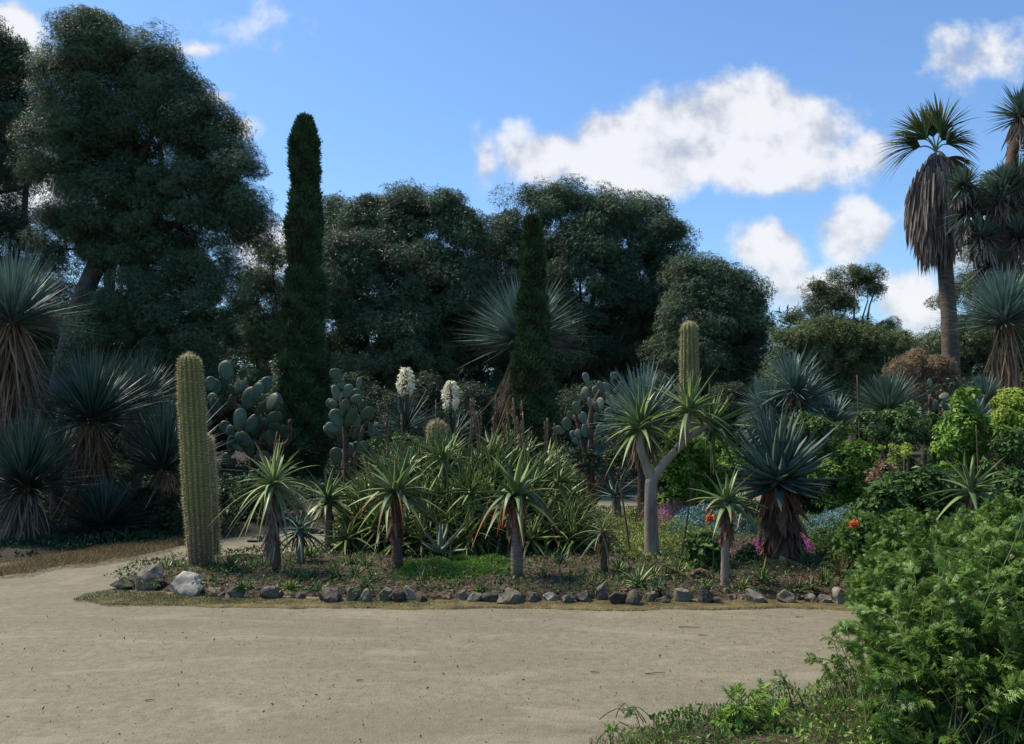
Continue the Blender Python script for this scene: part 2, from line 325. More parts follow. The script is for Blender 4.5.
MT['aloe'] = leafmat('aloe leaves', (0.070, 0.120, 0.038), (0.200, 0.260, 0.090), tip=(.22, .13, .065), tip_at=(.78, 1.05), nscale=2, rough=.38, trans=.05, spec=.25)
MT['aloe_l'] = leafmat('pale aloe leaves', (.13, .20, .075), (.29, .37, .15), tip=(.32, .26, .12), tip_at=(.8, 1.05), nscale=2, rough=.38, trans=.08, spec=.25)
MT['aloe_b'] = leafmat('blue grey aloe leaves', (0.035, 0.070, 0.052), (0.100, 0.155, 0.120), tip=(.20, .10, .07), tip_at=(.85, 1.05), nscale=2, rough=.36, trans=.03, spec=.25)
MT['aloe_r'] = leafmat('green aloe leaves turning red', (.07, .115, .05), (.17, .22, .09), tip=(.33, .10, .06), tip_at=(.45, 1.05), nscale=2, rough=.38, trans=.05, spec=.25)
MT['aloe_t'] = leafmat('thicket aloe leaves', (0.055, 0.100, 0.032), (0.190, 0.250, 0.080), tip=(.16, .12, .06), tip_at=(.85, 1.05), nscale=3, rough=.38, trans=.05, spec=.25)
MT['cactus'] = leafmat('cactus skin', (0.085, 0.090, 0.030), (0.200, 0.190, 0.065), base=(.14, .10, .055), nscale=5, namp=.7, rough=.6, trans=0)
MT['spine'] = leafmat('cactus spines', (0.440, 0.330, 0.165), (0.682, 0.594, 0.374), nscale=4, rough=.6, trans=.2)
MT['pad'] = leafmat('prickly pear pads', (0.030, 0.055, 0.028), (0.085, 0.125, 0.070), nscale=5, rough=.5, trans=0, spec=.35)
MT['pad_p'] = leafmat('pale prickly pear pads', (0.070, 0.100, 0.060), (0.170, 0.210, 0.150), nscale=5, rough=.5, trans=0, spec=.35)
MT['cream'] = leafmat('cream petals', (0.720, 0.690, 0.500), (0.880, 0.860, 0.700), rough=.6, trans=.3)
MT['pink'] = leafmat('magenta petals', (0.300, 0.045, 0.200), (0.520, 0.160, 0.380), rough=.6, trans=.3)
MT['dusty'] = leafmat('dusty pink petals', (.30, .13, .18), (.48, .26, .30), rough=.6, trans=.3)
MT['orange'] = leafmat('orange petals', (.62, .14, .05), (.80, .28, .12), rough=.6, trans=.3)
MT['succ_y'] = leafmat('yellow green succulents', (0.130, 0.190, 0.040), (0.300, 0.340, 0.100), nscale=6, rough=.5, trans=.15)
MT['succ_b'] = leafmat('blue succulents', (.10, .20, .19), (.20, .33, .31), nscale=6, rough=.5, trans=.1)
MT['moss'] = leafmat('soft green ground cover', (.065, .15, .022), (.16, .29, .05), nscale=6, rough=.6, trans=.25)
MT['grass'] = leafmat('grass', (0.055, 0.075, 0.025), (0.150, 0.165, 0.060), nscale=3, rough=.6, trans=.25)
MT['grass_dry'] = leafmat('dry grass', (.10, .075, .035), (.24, .19, .095), nscale=3, rough=.7, trans=.2)
MT['litter'] = leafmat('leaf litter', (0.030, 0.020, 0.013), (0.160, 0.110, 0.075), nscale=3, rough=.8, trans=.05)
MT['tan'] = leafmat('tan dry foliage', (.13, .09, .05), (.33, .24, .14), nscale=1, rough=.8, trans=.15)
MT['stalk'] = leafmat('reddish dry stalks', (0.090, 0.058, 0.036), (0.220, 0.150, 0.095), nscale=3, rough=.8, trans=0)

# ------------------------------------------------------------------ ground
def inside_sd(P, poly):
    x, y = P[:, 0], P[:, 1]; n = len(poly); ins = np.zeros(len(P), bool); d = np.full(len(P), 1e9)
    for i in range(n):
        a, b = poly[i], poly[(i + 1) % n]
        c = ((a[1] > y) != (b[1] > y)); xx = (b[0] - a[0]) * (y - a[1]) / ((b[1] - a[1]) + 1e-12) + a[0]; ins ^= c & (x < xx)
        ab = b - a; t = np.clip(((P - a) @ ab) / (ab @ ab), 0, 1); d = np.minimum(d, np.linalg.norm(P - a - t[:, None] * ab, axis=1))
    return np.where(ins, d, -d)
def vnoise(P, sc, seed=0):
    rg = rng_(seed); K = rg.normal(size=(14, 2)) * sc; ph = rg.random(14) * 6.28; return np.sin(P @ K.T + ph).sum(1) / 5
def height_sheet(name, poly, h, w, mat, nx=180, ny=180, rough=.03, res=None, seed=1):
    poly = np.array([p[:2] for p in poly]); lo, hi = poly.min(0) - .3, poly.max(0) + .3
    X, Yg = np.meshgrid(np.linspace(lo[0], hi[0], nx), np.linspace(lo[1], hi[1], ny)); P = np.stack((X.ravel(), Yg.ravel()), 1)
    sdv = inside_sd(P, poly) + .05 * vnoise(P, 5, seed) + .025 * vnoise(P, 17, seed + 7) + .012 * vnoise(P, 45, seed + 8)
    t = np.clip((sdv + .08) / w, 0, 1); z = -.06 + (h + .06) * t * t * (3 - 2 * t) + rough * vnoise(P, 2.5, seed + 1) * t + rough * .4 * vnoise(P, 11, seed + 2) * t
    z[sdv < -.1] = -.06
    i = np.arange(nx - 1)[None] + np.arange(ny - 1)[:, None] * nx
    keep = np.maximum.reduce([sdv[i], sdv[i + 1], sdv[i + nx], sdv[i + nx + 1]]) > -.12
    q = np.stack((i, i + 1, i + nx + 1, i + nx), -1)[keep]
    mb = MB(); mb.add(np.column_stack((P, z)), Q=q); o = mb.build(name, mat); o['kind'] = 'structure'; return o, poly
# main sheet to the horizon
mb = MB(); rr = np.array([0, 3, 6, 10, 16, 25, 40, 70, 140, 400, 1500.]); k = 48
V = [(0, 0, 0)]; 
for r in rr[1:]: V += [(r * math.cos(a), r * math.sin(a), 0) for a in np.arange(k) / k * 2 * math.pi]
T = [(0, 1 + j, 1 + (j + 1) % k) for j in range(k)]
Q = [(1 + (i) * k + j, 1 + (i + 1) * k + j, 1 + (i + 1) * k + (j + 1) % k, 1 + i * k + (j + 1) % k) for i in range(len(rr) - 2) for j in range(k)]
mb.add(V, Q=Q, T=T); o = mb.build('ground', MT['ground']); o['kind'] = 'structure'
# path
edge = [G(-700, 660), G(-200, 606), G(0, 577), G(60, 567), G(130, 557), G(180, 547), G(215, 541), G(260, 536), G(330, 530), G(420, 521), G(500, 511), G(583, 498), G(640, 495), G(760, 494), G(900, 500), G(1300, 515)]
edge = smooth([e[:2].tolist() + [0] for e in edge], 160); rg = rng_(3)
edge[:, 1] += .10 * vnoise(edge[:, :2], 2.5, 3) + .05 * vnoise(edge[:, :2], 9, 4)
pl = [(p[0], p[1], .004) for p in edge] + [(40, 14, .004), (40, -12, .004), (-40, -12, .004), (-40, 6, .004)]
bm = bmesh.new(); vs = [bm.verts.new(p) for p in pl]; f = bm.faces.new(vs); bmesh.ops.triangulate(bm, faces=[f]); bm.normal_update()
for f in bm.faces:
    if f.normal.z < 0: f.normal_flip()
me = bpy.data.meshes.new('path'); bm.to_mesh(me); bm.free(); me.attributes.new('tint', 'FLOAT', 'POINT').data.foreach_set('value', np.full(len(me.vertices), .5, np.float32)); me.materials.append(MT['sand'])
o = bpy.data.objects.new('path', me); COL.objects.link(o); o['kind'] = 'structure'
ISL = [G(104, 584), G(128, 573), G(160, 566), G(190, 561), G(250, 556), G(340, 548), G(450, 531), G(560, 516), G(640, 512), G(760, 510), G(900, 514), G(1300, 535),
       G(1300, 600), G(1000, 603), G(880, 605), G(760, 604), G(600, 605), G(450, 604), G(330, 603), G(230, 600), G(160, 597), G(120, 592)]
isl, ISLP = height_sheet('planting_bed', ISL, .09, .55, MT['soil'], nx=420, ny=260, seed=11)
LB = [G(-500, 633), G(-100, 590), G(0, 575), G(60, 565), G(130, 555), G(180, 545), G(260, 534), G(330, 528), G(420, 519), G(500, 508), G(583, 496), G(640, 493), G(760, 492), G(900, 497), G(1300, 510), np.array((40, 40, 0)), np.array((-40, 40, 0))]
lb, LBP = height_sheet('far_bed', LB, .07, .9, MT['soil_dark'], nx=360, ny=200, seed=21)
FB = [G(560, 775), G(600, 743), G(640, 728), G(700, 718), G(760, 706), G(820, 684), G(850, 655), G(880, 645), G(960, 630), G(1100, 610), np.array((12, 7, 0)), np.array((12, 2, 0)), np.array((.5, 2, 0))]
fb, FBP = height_sheet('verge', FB, .05, .5, MT['soil'], nx=300, ny=200, seed=31)

TURF = [G(88, 603), G(100, 598), G(112, 594), G(150, 594), G(250, 600), G(450, 602), G(870, 603), G(960, 600), G(960, 612), G(800, 610), G(600, 609.5), G(400, 609), G(250, 609), G(150, 606), G(100, 605)]
tf, _ = height_sheet('edge_turf', TURF, .02, .10, MT['turf'], nx=500, ny=60, rough=.006, seed=41)
LT = [G(-300, 618), G(-60, 590), G(0, 580), G(60, 569), G(130, 557), G(190, 547), G(235, 539), G(190, 538), G(120, 544), G(60, 553), G(0, 562), G(-300, 590)]
tl, _ = height_sheet('left_turf', LT, .085, .9, MT['turf'], nx=300, ny=80, rough=.01, seed=42)

# pebbles and crumbs on the path: nobody could count them
rg = rng_(8); mb = MB(); n = 5200; 
P = np.column_stack((rg.uniform(-8, 7, n), rg.uniform(2.5, 8.0, n) ** 1, np.full(n, .006))); s = rg.uniform(.0015, .0045, n) 
OCT = ([(1, 0, 0), (0, 1, 0), (-1, .2, 0), (0, -1, 0), (0, 0, .6)], None, [(0, 1, 4), (1, 2, 4), (2, 3, 4), (3, 0, 4)])
a = rg.random(n) * 6.28; D = np.column_stack((np.cos(a), np.sin(a), np.zeros(n)))
stamp(mb, *OCT, P, D, np.tile(UP, (n, 1)), s, rg.random(n) ** 1.5)
o = mb.build('gravel', MT['litter'], smooth=False); tag(o, 'fine brown grit and crumbs scattered over the sandy path', 'gravel', kind='stuff')

# ------------------------------------------------------------------ trees
def crown(mb, rg, lobes, nsub, nleaf, sub_r, leaf, size, fill=.25, upb=.45):
    C = np.array([l[0] for l in lobes]); RR = np.array([np.broadcast_to(l[1], 3) for l in lobes], float)
    w = (RR[:, 0] * RR[:, 2]); w = w / w.sum()
    idx = rg.choice(len(lobes), nsub, p=w); d = rdir(rg, nsub); d[:, 2] = np.where(d[:, 2] < -.5, -d[:, 2], d[:, 2])
    rad = np.where(rg.random(nsub) < fill, rg.random(nsub) ** .4 * .8, rg.uniform(.78, 1.02, nsub))
    sc = C[idx] + d * RR[idx] * rad[:, None]; sr = sub_r * rg.uniform(.55, 1.35, nsub); st = rg.random(nsub)
    per = rg.integers(0, nsub, nleaf); d2 = rdir(rg, nleaf); rr = rg.random(nleaf) ** .36
    P = sc[per] + d2 * np.array((1, 1, .72)) * (sr[per] * rr)[:, None]
    Nn = nrm(d2 * .85 + d[per] * .45 + UP * upb + rg.normal(size=(nleaf, 3)) * .32)
    D = nrm(np.cross(Nn, rdir(rg, nleaf)) + .3 * d2)
    # few sprays sticking out
    stamp(mb, *leaf, P, D, Nn, size * rg.uniform(.6, 1.3, nleaf), np.clip(st[per] * .6 + rg.random(nleaf) * .5 - .1, 0, 1))
def tree(name, label, Y, lobes_px, base_px, trunk_r, nsub, nleaf, sub_r, size, mat, bark='bark', depth=.8, seed=1, leaf=TUFT, limbs=7, trunk_pts=None, group=None, fill=.25, cat='tree', dy=None):
    rg = rng_(seed); base = at(base_px, 420, Y); base[2] = 0
    root = thing(name, label, cat, base, group)
    lobes = []
    for i, l in enumerate(lobes_px):
        px, py, r = l[:3]; rm = r * ppm(Y); c = at(px, py, Y); off = (l[3] if len(l) > 3 else rg.uniform(-.4, .6) * rm)
        ry = rm * depth; yy = Y + off; c = at(px, py, yy); f = yy / Y
        lobes.append((c, (rm * f * .92, ry, rm * f * .92)))
    mb = MB()
    tops = [l[0] for l in lobes]
    cx = np.mean([t[0] for t in tops]); mid = np.array((base[0] * .5 + cx * .5, Y, min(t[2] for t in tops) * .6 + 1.0))
    if trunk_pts is None: trunk_pts = [base, base * .6 + mid * .4 + (trunk_r * .5, 0, 0), mid]
    tp = smooth(trunk_pts, 16); tube(mb, tp, np.linspace(trunk_r * 1.15, trunk_r * .7, 16) * (1 + .35 * np.exp(-np.arange(16) * .8)), k=12, wob=.04, rg=rg, tint=.5)
    end = tp[-1]
    for i in rg.permutation(len(lobes))[:limbs]:
        t = lobes[i][0]; b = curve(end - (0, 0, .2), t, (0, 0, -.08 * np.linalg.norm(t - end)), 10); b[1:-1] += rg.normal(size=(8, 3)) * .12
        tube(mb, b, np.linspace(trunk_r * .6, trunk_r * .12, 10), k=7, tint=.45)
        for _ in range(3):
            s = rg.integers(4, 9); e = b[s] + rdir(rg, 1)[0] * np.array(lobes[i][1]) * .8; tube(mb, curve(b[s], e, rg.normal(size=3) * .15, 7), np.linspace(trunk_r * .2, trunk_r * .05, 7), k=5, tint=.4)
    mb.build('trunk', MT[bark], root)
    mb = MB(); crown(mb, rg, lobes, int(nsub * 1.5), int(nleaf * 1.45), sub_r * 1.12, leaf, size * 1.12, fill); mb.build('crown', MT[mat], root, smooth=False)
    return root

def build_trees():
    t = tree('oak_tree', 'largest dark oak filling the upper left, leaning grey trunk behind the yuccas', 25,
         [(88, 48, 40), (78, 82, 42), (112, 62, 34), (152, 54, 22), (162, 84, 30), (180, 108, 32), (205, 140, 38), (232, 190, 40), (238, 225, 34), (150, 130, 66), (90, 130, 60), (60, 165, 46), (190, 215, 62), (120, 215, 70), (205, 290, 44), (150, 290, 66), (70, 240, 40), (215, 340, 34), (165, 350, 50), (110, 330, 40), (100, 380, 40), (200, 395, 35)],
         60, .33, 560, 300000, .48, .088, 'oak', seed=2, limbs=14, trunk_pts=[at(55, 462, 25) * (1, 1, 0), at(62, 385, 25), at(82, 300, 25), at(115, 225, 25.5)], fill=.35)
    tree('oak_tree', 'dark oak at the left edge behind the tall yucca with sky gaps', 29,
         [(14, 70, 30), (-25, 60, 50), (0, 120, 50), (40, 120, 30), (-50, 150, 80), (5, 175, 34), (-20, 260, 70), (30, 290, 50), (20, 350, 50), (-40, 360, 60), (45, 395, 40)], -20, .4, 230, 90000, .6, .13, 'oak', seed=3, fill=.3)
    tree('oak_tree', 'pale green loose tree showing between the left oak and the cypress', 52,
         [(262, 300, 28), (250, 340, 30), (280, 345, 34), (272, 262, 16), (335, 215, 16), (340, 240, 24), (315, 290, 30), (262, 400, 30)], 275, .3, 170, 42000, .8, .2, 'oak2', seed=4)
    tree('oak_tree', 'rounded oak right of the tall cypress with feathery top twigs', 42,
         [(372, 232, 36), (405, 222, 34), (440, 226, 34), (462, 235, 26), (350, 275, 44), (400, 285, 60), (450, 290, 50), (340, 330, 44), (395, 350, 60), (455, 350, 46), (370, 400, 44), (430, 405, 40), (310, 390, 40)], 395, .4, 420, 125000, .7, .175, 'oak', seed=5, limbs=10, fill=.3)
    tree('oak_tree', 'broad oak behind the short cypress forming the central skyline', 44,
         [(498, 240, 26), (530, 215, 30), (560, 215, 34), (598, 222, 34), (635, 228, 34), (662, 245, 28), (520, 275, 48), (580, 280, 60), (645, 290, 50), (500, 340, 44), (560, 350, 56), (630, 350, 56), (520, 400, 44), (600, 405, 44), (660, 400, 40)], 580, .45, 500, 150000, .75, .18, 'oak', seed=6, limbs=12, fill=.3)
    tree('oak_tree', 'lower oak behind the pale column cactus sloping down to the right', 40,
         [(688, 290, 30), (715, 288, 26), (740, 300, 26), (752, 325, 20), (700, 325, 40), (740, 345, 32), (690, 370, 44), (735, 385, 36), (700, 410, 36), (765, 400, 22)], 715, .35, 240, 70000, .65, .16, 'oak', seed=7, fill=.3)
    tree('broadleaf_tree', 'mid green spreading tree under the airy gum tree', 37,
         [(800, 352, 30), (830, 345, 28), (865, 352, 26), (815, 385, 34), (860, 388, 34), (785, 380, 22), (895, 358, 20), (890, 395, 24), (835, 415, 30), (905, 345, 12), (780, 345, 14), (850, 335, 14)], 835, .25, 230, 52000, .5, .14, 'oak2', seed=8)
    tree('gum_tree', 'airy gum tree with separate leaf clumps against the cloud', 46,
         [(838, 284, 16), (855, 280, 14), (868, 290, 13), (828, 303, 17), (848, 305, 14), (812, 290, 10), (815, 312, 12), (797, 318, 9), (872, 325, 13), (858, 333, 14), (892, 325, 7), (885, 338, 12), (905, 345, 13), (918, 352, 10), (806, 335, 12), (874, 277, 10), (838, 330, 14), (822, 288, 9)], 850, .2, 100, 12500, .44, .16, 'euc', 'pale_bark', seed=9, limbs=16, leaf=TUFT)
    tree('broadleaf_tree', 'dark tree behind the palm trunk at the right', 42,
         [(945, 300, 14), (975, 290, 24), (985, 250, 22), (1005, 215, 26), (1020, 260, 34), (1000, 300, 34), (980, 340, 34), (940, 350, 20), (1030, 330, 40), (960, 385, 30), (1010, 385, 40), (990, 190, 16), (1045, 200, 40)], 995, .3, 240, 52000, .6, .16, 'euc', seed=10)
    tree('dry_bush', 'tan dry bush left of the palm trunk', 24, [(902, 374, 14), (918, 366, 15), (937, 372, 15), (910, 392, 18), (932, 394, 18), (948, 385, 10)], 922, .08, 90, 9000, .2, .09, 'tan', 'brown_bark', seed=12, cat='shrub', limbs=6)
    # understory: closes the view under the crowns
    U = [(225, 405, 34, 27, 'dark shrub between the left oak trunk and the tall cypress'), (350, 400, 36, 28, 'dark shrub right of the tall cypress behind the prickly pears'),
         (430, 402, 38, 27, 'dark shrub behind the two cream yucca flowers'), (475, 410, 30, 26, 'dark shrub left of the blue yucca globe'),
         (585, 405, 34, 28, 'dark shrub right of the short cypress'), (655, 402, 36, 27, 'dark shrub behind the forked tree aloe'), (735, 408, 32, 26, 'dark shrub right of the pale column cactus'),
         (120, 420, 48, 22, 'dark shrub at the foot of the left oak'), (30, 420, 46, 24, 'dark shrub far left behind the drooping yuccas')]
    for i, (px, py, r, Y, lab) in enumerate(U):
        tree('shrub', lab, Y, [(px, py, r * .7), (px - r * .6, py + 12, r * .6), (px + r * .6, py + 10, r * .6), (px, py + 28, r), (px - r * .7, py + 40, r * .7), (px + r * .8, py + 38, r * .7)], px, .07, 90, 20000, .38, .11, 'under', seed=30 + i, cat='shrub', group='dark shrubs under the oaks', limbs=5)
build_trees()
def far_wood():
    rg = rng_(77); mb = MB(); lob = []
    for i in range(46):
        x = -70 + i * 3.2; y = 62 + rg.uniform(-4, 6); z = rg.uniform(5.2, 7.2) * (.8 if 12 < x < 40 else 1); lob.append(((x, y, z * .5), (3.2, 3, z)))
    crown(mb, rg, lob, 1500, 130000, 1.3, TUFT, .75, .3)
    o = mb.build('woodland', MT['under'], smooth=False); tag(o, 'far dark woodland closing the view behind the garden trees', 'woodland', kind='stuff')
far_wood()

def cypress(label, px, py_top, Y, wpx, seed, n, tilt=0, tp=.64):
    rg = rng_(seed); base = at(px, 420, Y); base[2] = 0; top = at(px + tilt, py_top, Y); H = top[2]
    root = thing('cypress', label, 'tree', base, 'cypresses')
    mb = MB(); tube(mb, [base, base * .5 + top * .5, base * .05 + top * .95], [.13, .09, .02], k=8, tint=.4); mb.build('trunk', MT['brown_bark'], root)
    mb = MB(); h = rg.random(n) ** .9; rad = wpx * .5 * ppm(Y)
    lump = 1 + .12 * np.sin(h * 31 + seed) + .09 * np.sin(h * 83) + .06 * np.sin(h * 170)
    prof = (np.minimum(1, (h + .02) / .12) ** .5 * (1.05 - tp * h)) * np.minimum(1, ((1 - h) / .05 + .25)) ** .6
    a = rg.random(n) * 2 * math.pi; lump = lump + .12 * np.sin(a * 3 + h * 25) + .08 * np.sin(a * 5 - h * 60)
    r = rad * prof * lump * rg.random(n) ** .25 * np.where(rg.random(n) < .08, rg.uniform(1.05, 1.28, n), 1.03)
    c = base + (top - base) * h[:, None]
    o_ = np.column_stack((np.cos(a), np.sin(a), np.zeros(n))); P = c + o_ * r[:, None]
    D = nrm(o_ * .55 + UP * 1.0 + rg.normal(size=(n, 3)) * .3); Nn = nrm(o_ + rg.normal(size=(n, 3)) * .5)
    stamp(mb, *TUFT, P, D, Nn, rg.uniform(.5, 1.5, n) * .135, np.clip(rg.random(n) * .7 + .3 * np.sin(a * 4 + h * 70), 0, 1))
    mb.build('crown', MT['cypress'], root, smooth=False)
cypress('tall narrow cypress standing alone against blue sky', 305, 119, 22, 47, 5, 42000)
cypress('shorter slim cypress in front of the blue yucca globe', 533, 220, 18, 46, 6, 30000, tp=.88)

# ------------------------------------------------------------------ yuccas
GA = math.pi * (3 - math.sqrt(5))
def rosette(mb, rg, C, n, L, W, th0=5, th1=100, droop=(0, .2), prof='taper', nseg=5, fold=.35, thick=0, core=.05, lj=.15, ax=(0, 0, 1), tj=.06, curl=.06, pw=2., tint=None):
    i = np.arange(n); u = (i + .5) / n; th = np.radians(th0 + (th1 - th0) * u ** .8) + rg.normal(size=n) * tj; ph = i * GA + rg.normal(size=n) * .2
    D = np.column_stack((np.sin(th) * np.cos(ph), np.sin(th) * np.sin(ph), np.cos(th)))
    ax = nrm(np.array(ax, float)); 
    if abs(ax[2]) < .9999:
        x = nrm(np.cross(UP, ax)); y = np.cross(ax, x); D = D[:, 0:1] * x + D[:, 1:2] * y + D[:, 2:3] * ax
    dr = droop[0] + (droop[1] - droop[0]) * u + rg.normal(size=n) * .04
    Ls = L * (1 + lj * rg.normal(size=n)) * (.82 + .18 * np.minimum(1, u * 3)); B = np.asarray(C) + D * core - UP * (u * core * 1.5)[:, None]
    blades(mb, B, D, Ls, W, droop=dr, nseg=nseg, prof=prof, fold=fold, thick=thick, tint=np.clip(rg.random(n) if tint is None else tint + .3 * rg.normal(size=n), 0, 1), curl=curl * rg.normal(size=n), roll=rg.normal(size=n) * .15, pw=pw)
def skirt(mb, rg, top, length, n, spread, W, rtop=.08, rmid=.2, L=.5):
    a = rg.random(n) * 6.28; h = rg.random(n); o_ = np.column_stack((np.cos(a), np.sin(a), np.zeros(n)))
    rr = rtop + (rmid - rtop) * np.sin(np.minimum(1, h * 1.2) * 1.6); B = np.asarray(top) - UP * (h * length)[:, None] + o_ * (rr * .7)[:, None]
    D = nrm(o_ * (spread * (1 - .5 * h) * rg.uniform(.2, 1.9, n))[:, None] - UP + rg.normal(size=(n, 3)) * .17)
    blades(mb, B, D, L * rg.uniform(.6, 1.2, n), W, droop=.1, nseg=4, prof='sword', fold=.3, rg=rg, roll=rg.normal(size=n) * .7, curl=rg.normal(size=n) * .16)
def yucca(label, cx, cy, rpx, Y, n=420, W=.018, mat='yucca', skirt_px=None, base_py=None, trunk_r=.09, seed=1, th1=None, group='globe yuccas', drymat='dry', lean=0, heads=None, droop=(-.02, .12), name='yucca', skn=160, spread=.35):
    th1 = th1 or (92 if skirt_px else 115); rg = rng_(seed); C = at(cx, cy, Y); base = np.array((C[0] + lean, C[1], 0.03)); Lr = rpx * ppm(Y)
    root = thing(name, label, 'yucca', base, group)
    if C[2] > .3:
        mb = MB(); tube(mb, smooth([base, base * .5 + C * .5 + (lean * .3, 0, 0), C], 12), np.linspace(trunk_r * 1.15, trunk_r * .8, 12), k=10, wob=.06, rg=rg); mb.build('trunk', MT['brown_bark'], root)
    for (dx, dy, rs) in (heads or [(0, 0, 1)]):
        c = C + np.array((dx * ppm(Y), rg.uniform(-.2, .2) if dx else 0, -dy * ppm(Y)))
        if dx or dy:
            mb = MB(); tube(mb, curve(C - (0, 0, .25), c, (0, 0, -.06), 6), trunk_r * .6, k=8); mb.build('branch', MT['brown_bark'], root)
        mb = MB(); rosette(mb, rg, c, int(n * 1.6), Lr * rs, W * 1.1, 3, th1, droop, 'sword', 4, .3, 0, .08, .17, ax=(dx * .012, 0, 1), tj=.10, curl=.04)
        mb.build('rosette', MT[mat], root)
        if skirt_px:
            mb = MB(); skirt(mb, rg, c - (0, 0, .02), skirt_px * ppm(Y) * .75 * rs, int(skn * 1.5 * rs), spread, W * 1.3, trunk_r, trunk_r + .12, L=skirt_px * ppm(Y) * .55 * rs)
            mb.build('dead_leaves', MT[drymat], root, smooth=False)
    return root
def build_yuccas():
    yucca('tall yucca with brown thatched trunk at the left edge', 12, 318, 68, 12.5, 560, .02, 'yucca_p', 115, seed=1, skn=420, trunk_r=.16, lean=-.05)
    yucca('mid height yucca with hanging brown skirt, second from the left', 92, 416, 64, 12, 520, .019, 'yucca_d', 95, seed=2, skn=260, trunk_r=.13)
    yucca('low yucca at the left edge with a wide grey dry skirt reaching the ground', 26, 482, 66, 11, 480, .018, 'yucca_d', 95, seed=3, skn=240, trunk_r=.12, drymat='dry_grey', spread=.55)
    yucca('dark stemless yucca on the ground under the brown skirted one', 104, 522, 44, 11.3, 420, .017, 'yucca_d', None, seed=4, th1=112)
    yucca('yucca behind and right of the brown skirted one', 138, 402, 46, 14, 380, .02, 'yucca_d', 40, seed=5)
    yucca('spiky yucca with stiff upright leaves just left of the tall ribbed cactus', 164, 466, 66, 12.2, 260, .024, 'yucca_d', 22, seed=6, th1=88)
    yucca('dark yucca between the left edge yuccas, low and half hidden', 58, 455, 40, 13.5, 300, .02, 'yucca_d', None, seed=16)
    yucca('large powder blue yucca globe behind the short cypress', 524, 338, 60, 20, 620, .036, 'yucca_p', 100, seed=7, trunk_r=.2, skn=200, drymat='dry', spread=.3)
    yucca('blue yucca with stiff upright leaves behind the forked tree aloe', 643, 418, 50, 13, 300, .024, 'yucca_p', 40, seed=8, th1=95, skn=160)
    yucca('small grassy blue yucca right of the aloe thicket', 590, 466, 28, 19, 320, .02, 'yucca_p', None, seed=9, th1=95)
    yucca('many headed grey blue yucca behind the big dark aloe', 800, 400, 34, 17, 190, .03, 'yucca_p', 20, seed=10, heads=[(0, 0, 1.1), (-30, 6, .9), (34, 22, .85), (8, 30, .9), (-10, -14, 1.05), (-36, 28, .8)], skn=50, th1=105)
    yucca('single headed yucca with grey drooping skirt left of the palm', 888, 408, 36, 16, 330, .026, 'yucca', 40, seed=11, skn=220, drymat='dry_grey', spread=.8)
    yucca('large yucca globe at the right edge with a pale brown trunk', 1004, 318, 50, 15, 560, .026, 'yucca_p', 90, seed=12, trunk_r=.17, skn=70, spread=.1)
    yucca('blue leaved yucca low beside the yellow green bush', 985, 400, 26, 14.5, 200, .024, 'yucca', None, seed=13)
    yucca('dark leaved yucca half hidden behind the right hand bushes', 975, 425, 26, 13, 200, .026, 'yucca', None, seed=14, th1=90)
    # tall branching tree yucca
    Y = 27
    heads = [(0, 0, 1), (-28, 8, 1), (22, -20, 1.1), (-22, 38, .9), (15, 38, 1), (42, 10, 1), (-36, -16, .8), (5, -18, .8), (40, 55, 1), (28, -90, 1.15), (40, -52, .8), (-14, 66, .9)]
    yucca('tall many headed tree yucca at the right edge beside the palm', 1000, 200, 24, Y, 170, .05, 'yucca', 30, seed=15, trunk_r=.3, heads=heads, skn=110, drymat='dry_grey', th1=110)
build_yuccas()

def bloom(label, cx, cy, Y, seed, base_py=455):
    rg = rng_(seed); top = at(cx, cy - 12, Y); b = np.array((top[0], Y, .03)); root = thing('flowering_yucca', label, 'yucca', b, 'flowering yuccas')
    mb = MB(); rosette(mb, rg, at(cx, cy + 45, Y), 170, 40 * ppm(Y), .03, 3, 100, (0, .1), 'sword', 3, .3); mb.build('rosette', MT['yucca_d'], root)
    mb = MB(); tube(mb, smooth([b, (b + top) / 2, top], 10), .035, k=6); mb.build('flower_stalk', MT['stalk'], root)
    mb = MB(); n = 420; h = rg.random(n); a = rg.random(n) * 6.28; r = 7.5 * ppm(Y) * np.sin(np.clip(h * .86 + .14, 0, 1) * math.pi) ** .6 * rg.uniform(.5, 1, n)
    c = at(cx, cy, Y); P = c + np.column_stack((np.cos(a) * r, np.sin(a) * r, (h - .5) * 27 * ppm(Y))); D = nrm(np.column_stack((np.cos(a), np.sin(a), -.4 + 0 * a)) + rg.normal(size=(n, 3)) * .4)
    stamp(mb, *LEAF, P, D, nrm(rdir(rg, n) + UP * .4), .09 * rg.uniform(.7, 1.2, n), rg.random(n)); mb.build('blossom', MT['cream'], root)
bloom('flowering yucca with the taller cream blossom spike', 406, 381, 19, 1)
bloom('flowering yucca with the lower cream blossom spike, right of the taller one', 451, 394, 19, 2)

